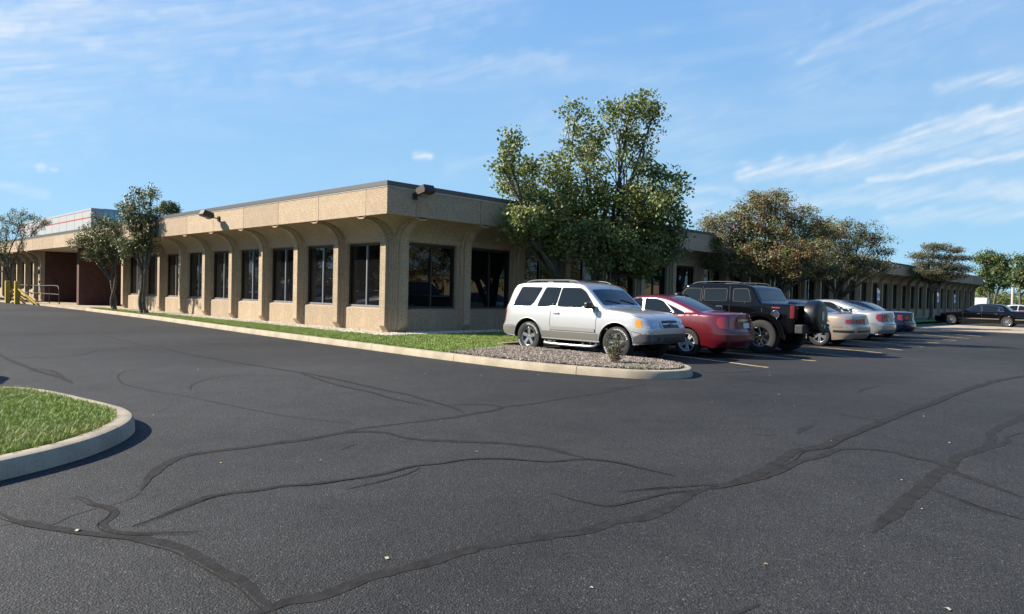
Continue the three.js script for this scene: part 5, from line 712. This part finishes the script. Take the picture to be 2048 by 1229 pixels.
// --- black pickup of the boxy kind
{
  const R = 0.44, ax = [-1.58, 1.58], ar = 0.55, flare = mat(0.02, 0.02, 0.02, 0.7);
  const sp = { category: 'pickup truck', xf: 2.45, xr: -2.45, W: 0.99, R, rimR: 0.25, tw: 0.30, ax, ar, sill: 0.52, botF: 0.6, botR: 0.62, tumble: 0.12, belt: [[-3, 1.29], [3, 1.29]], bulge: 0.012, mid: 0.95, edge: 0.06, corner: 0.06, cornerL: 0.25, bow: 0.03, crown: 0.015, step: 0.02, wIn: -0.02,
    top: [[-2.45, 1.27], [-2.40, 1.31], [-1.62, 1.32], [-1.52, 1.35], [-1.38, 1.60], [-1.30, 1.74], [-1.10, 1.81], [-0.3, 1.835], [0.55, 1.82], [0.72, 1.77], [0.98, 1.39], [1.06, 1.33], [2.2, 1.27], [2.42, 1.21], [2.45, 1.14]],
    windows: [[[-1.28, 1.36], [-0.78, 1.36], [-0.78, 1.69], [-1.18, 1.69]], [[-0.58, 1.36], [0.08, 1.36], [0.08, 1.69], [-0.58, 1.69]], [[0.20, 1.36], [0.88, 1.36], [0.72, 1.61], [0.64, 1.69], [0.20, 1.69]]],
    trim: trimB, screens: [[0.74, 0.97, 0.07, 'windshield'], [-1.50, -1.36, 0.12, 'rear_window']], seams: [[[-0.66, 1.77], [-0.68, 1.32], [-0.70, 0.98], [-0.95, 0.8], [-0.98, 0.56]], [[0.14, 1.75], [0.14, 0.56]], [[0.96, 1.29], [0.94, 0.9], [0.92, 0.56]], [[-1.6, 1.31], [-1.6, 1.06]]],
    handles: [], sideLamps: [[[[-2.44, 0.95], [-2.34, 0.95], [-2.34, 1.28], [-2.44, 1.28]], mat(0.16, 0.012, 0.012, 0.3), 'tail_light'], [[[-2.08, 1.20], [-1.86, 1.20], [-1.86, 1.23], [-2.08, 1.23]], mat(0.3, 0.01, 0.01, 0.4), 'side_badge']],
    ends: [...sym(0.86, 0.97, 0.92, 1.26).map((p) => [-1, p, mat(0.16, 0.012, 0.012, 0.3), 'tail_light']), [1, [[-0.8, 0.85], [0.8, 0.85], [0.8, 1.1], [-0.8, 1.1]], chrome, 'grille']], panels: [], style: { n: 8, w: 0.16, t: 0.18 }, rimMat: mat(0.35, 0.36, 0.38, 0.2, { metalness: 1 }), mirror: [0.78, 1.42, trimB, 1.2] };
  const [t, S] = car('black_pickup', 'boxy black pickup truck with a spare wheel on its tail', sp, blackP, [9.65 - 2.45, 0, -5.35 - 0.99], Math.PI);
  for (const sg of [1, -1]) {
    for (const c of ax) part('fender_flare', new THREE.ExtrudeGeometry(new THREE.Shape([...arcPts(c, R, ar + 0.10, -0.05, Math.PI + 0.05, 18), ...arcPts(c, R, ar - 0.005, Math.PI, 0, 18)].map(([x, y]) => new THREE.Vector2(x, y))), { depth: 0.09, bevelEnabled: true, bevelSize: 0.012, bevelThickness: 0.012, bevelSegments: 1 }).translate(0, 0, sg > 0 ? 0.95 : -1.04), blackP, t);
    part('door_handle', [rbx(0.20, 0.12, 0.03, 0.02).translate(-0.40, 1.16, sg * 1.0)], chrome, t); part('door_handle', [rbx(0.20, 0.12, 0.03, 0.02).translate(0.38, 1.16, sg * 1.0)], chrome, t);
    part('fuel_cap', new THREE.CylinderGeometry(0.115, 0.115, 0.03, 24).rotateX(Math.PI / 2).translate(-1.98, 1.03, sg * 1.0), mat(0.05, 0.05, 0.055, 0.35, { metalness: 0.6 }), t); part('fuel_cap_ring', new THREE.TorusGeometry(0.105, 0.013, 8, 28).translate(-1.98, 1.03, sg * 1.018), chrome, t);
    part('side_step', rbx(2.0, 0.06, 0.14, 0.025).translate(0, 0.45, sg * 1.0), flare, t);
    part('roof_rail', tube([[-1.05, 1.81, sg * 0.8], [-0.95, 1.855, sg * 0.8], [0.4, 1.855, sg * 0.8], [0.52, 1.81, sg * 0.8]], 0.016, 6), trimB, t);
  }
  part('bumper', [rbx(0.22, 0.24, 1.86, 0.04).translate(-2.56, 0.68, 0)], flare, t); part('tow_hook', [tube([[-2.66, 0.62, 0.62], [-2.74, 0.62, 0.62], [-2.76, 0.68, 0.62], [-2.72, 0.72, 0.62]], 0.02, 6)], chrome, t);
  const spare = part('spare_wheel', new THREE.LatheGeometry([[0.0, 0.195], [0.38, 0.19], [0.44, 0.15], [0.47, 0.08], [0.475, -0.12], [0.44, -0.19], [0, -0.19]].map(([r, z]) => new THREE.Vector2(r, z)), 40).rotateZ(Math.PI / 2), mat(0.006, 0.006, 0.0065, 0.35), t); spare.position.set(-2.70, 1.0, -0.22); spare.scale.set(1, 0.92, 0.92);
  const dz = -2.888; // stickers on the spare cover
  const stk = (name, w, h, y, z, m) => { const p = part(name, new THREE.PlaneGeometry(w, h).rotateY(-Math.PI / 2), m, spare); p.position.set(-0.202, y, z); };
  stk('sticker', 0.26, 0.035, 0.27, 0, mat(0.2, 0.2, 0.2, 0.5)); const ov = part('sticker', new THREE.CircleGeometry(0.1, 24).rotateY(-Math.PI / 2).scale(1, 1.35, 0.8), mat(0.55, 0.57, 0.6, 0.4), spare); ov.position.set(-0.202, 0.03, 0.0); stk('sticker', 0.10, 0.09, -0.27, 0.14, mat(0.45, 0.47, 0.5, 0.5));
  const wc = (() => { const c = document.createElement('canvas'); c.width = 64; c.height = 64; const x = c.getContext('2d'); x.fillStyle = '#101216'; x.fillRect(0, 0, 64, 64); x.fillStyle = '#dfe4ea'; x.font = 'bold 60px serif'; x.textAlign = 'center'; x.fillText('W', 32, 52); const tt = new THREE.CanvasTexture(c); tt.colorSpace = THREE.SRGBColorSpace; return tt; })();
  stk('sticker', 0.11, 0.09, -0.24, -0.06, new THREE.MeshStandardMaterial({ map: wc, roughness: 0.5 }));
}
// --- cars beyond the drive and across the way (seen as shadows and in the windows)
function recolour(c, m) { c.traverse((o) => { if (o.name === 'body' || o.name === 'spoiler') o.material = m; }); return c; }
recolour(copyOf(redCar, 'bright red sedan behind the tail of the long black sedan', [11.0, 0, -47.3], Math.PI), paintOf(0.35, 0.015, 0.02, 0.1)).name = numbered('far_red_sedan');
{ const z1 = -66, p = onZ(2030, 600, z1); recolour(copyOf(redCar, 'white sedan in the far row behind the red sedan', [p.x + 1.5, 0, -58], Math.PI), whiteP); const q = onZ(2000, 600, -64); recolour(copyOf(limo, 'silver grey sedan in the far row behind the roof of the long black sedan', [q.x, 0, -64], Math.PI), silvP); }
{ // white work truck past the building's end
  const p = onZ(1959, 600, -86), t = thing('white_truck', 'white work truck cab just past the building end', 'truck', [p.x, 0, -86], -Math.PI / 2); const w = mat(0.42, 0.42, 0.42, 0.45);
  part('cab', prism([[-0.9, 0.9], [0.95, 0.9], [0.95, 1.3], [0.6, 1.4], [0.35, 2.15], [-0.75, 2.2], [-0.9, 2.0]], 1.7, 0.05).translate(0, 0, -0.85), w, t); part('bed', rbx(2.8, 0.5, 1.8, 0.05).translate(-2.4, 0.8, 0), w, t); part('windshield', bar([0.56, 1.5, 0], [0.4, 2.05, 0], 1.5, 0.02).rotateY(0), carGlass, t); for (const sg of [1, -1]) part('side_window', bx(-0.5, 0.25, 1.45, 2.0, sg * 0.905 - 0.006, sg * 0.905 + 0.006), carGlass, t);
  const g = wheelGeo(0.38, 0.22, 0.24, { n: 6, w: 0.3, t: 0.3 }); for (const x of [0.3, -2.9]) for (const sg of [1, -1]) { const wh = new THREE.Group(); wh.name = 'wheel'; wh.position.set(x, 0.38, sg * 0.8); t.add(wh); part('tyre', g.tyre, rubber, wh); part('rim', g.rim, alloy, wh); }
}
{
  const src = [redCar, scene.getObjectByName('champagne_sedan'), scene.getObjectByName('silver_suv'), scene.getObjectByName('navy_sedan'), scene.getObjectByName('white_sedan')], paints = [['silver', silvP], ['white', whiteP], ['black', blackP], ['navy', navyP], ['champagne', champP]], r = rng(17);
  const xs = [3.55, 1.1]; for (let k = 0; k < 15; k++) xs.push(-15.5 - k * 2.62);
  xs.forEach((x, i) => { const s = src[i < 2 ? [1, 0][i] : Math.floor(r() * 5)], [pn, pm] = i === 0 ? paints[4] : i === 1 ? paints[0] : paints[Math.floor(r() * 5)], kind = s.name.includes('suv') ? 'SUV' : 'sedan'; const c = copyOf(s, `${pn} ${kind} parked in the opposite row across the drive`, [x, 0, 10.85 + 2.4 + (r() - 0.5) * 0.4], Math.PI / 2, 'cars in the opposite row'); c.name = numbered('parked_' + kind.toLowerCase()); recolour(c, pm); });
}

scene.traverse((o) => { if (o.isMesh) { o.castShadow = true; o.receiveShadow = true; } });
renderer.render(scene, camera);
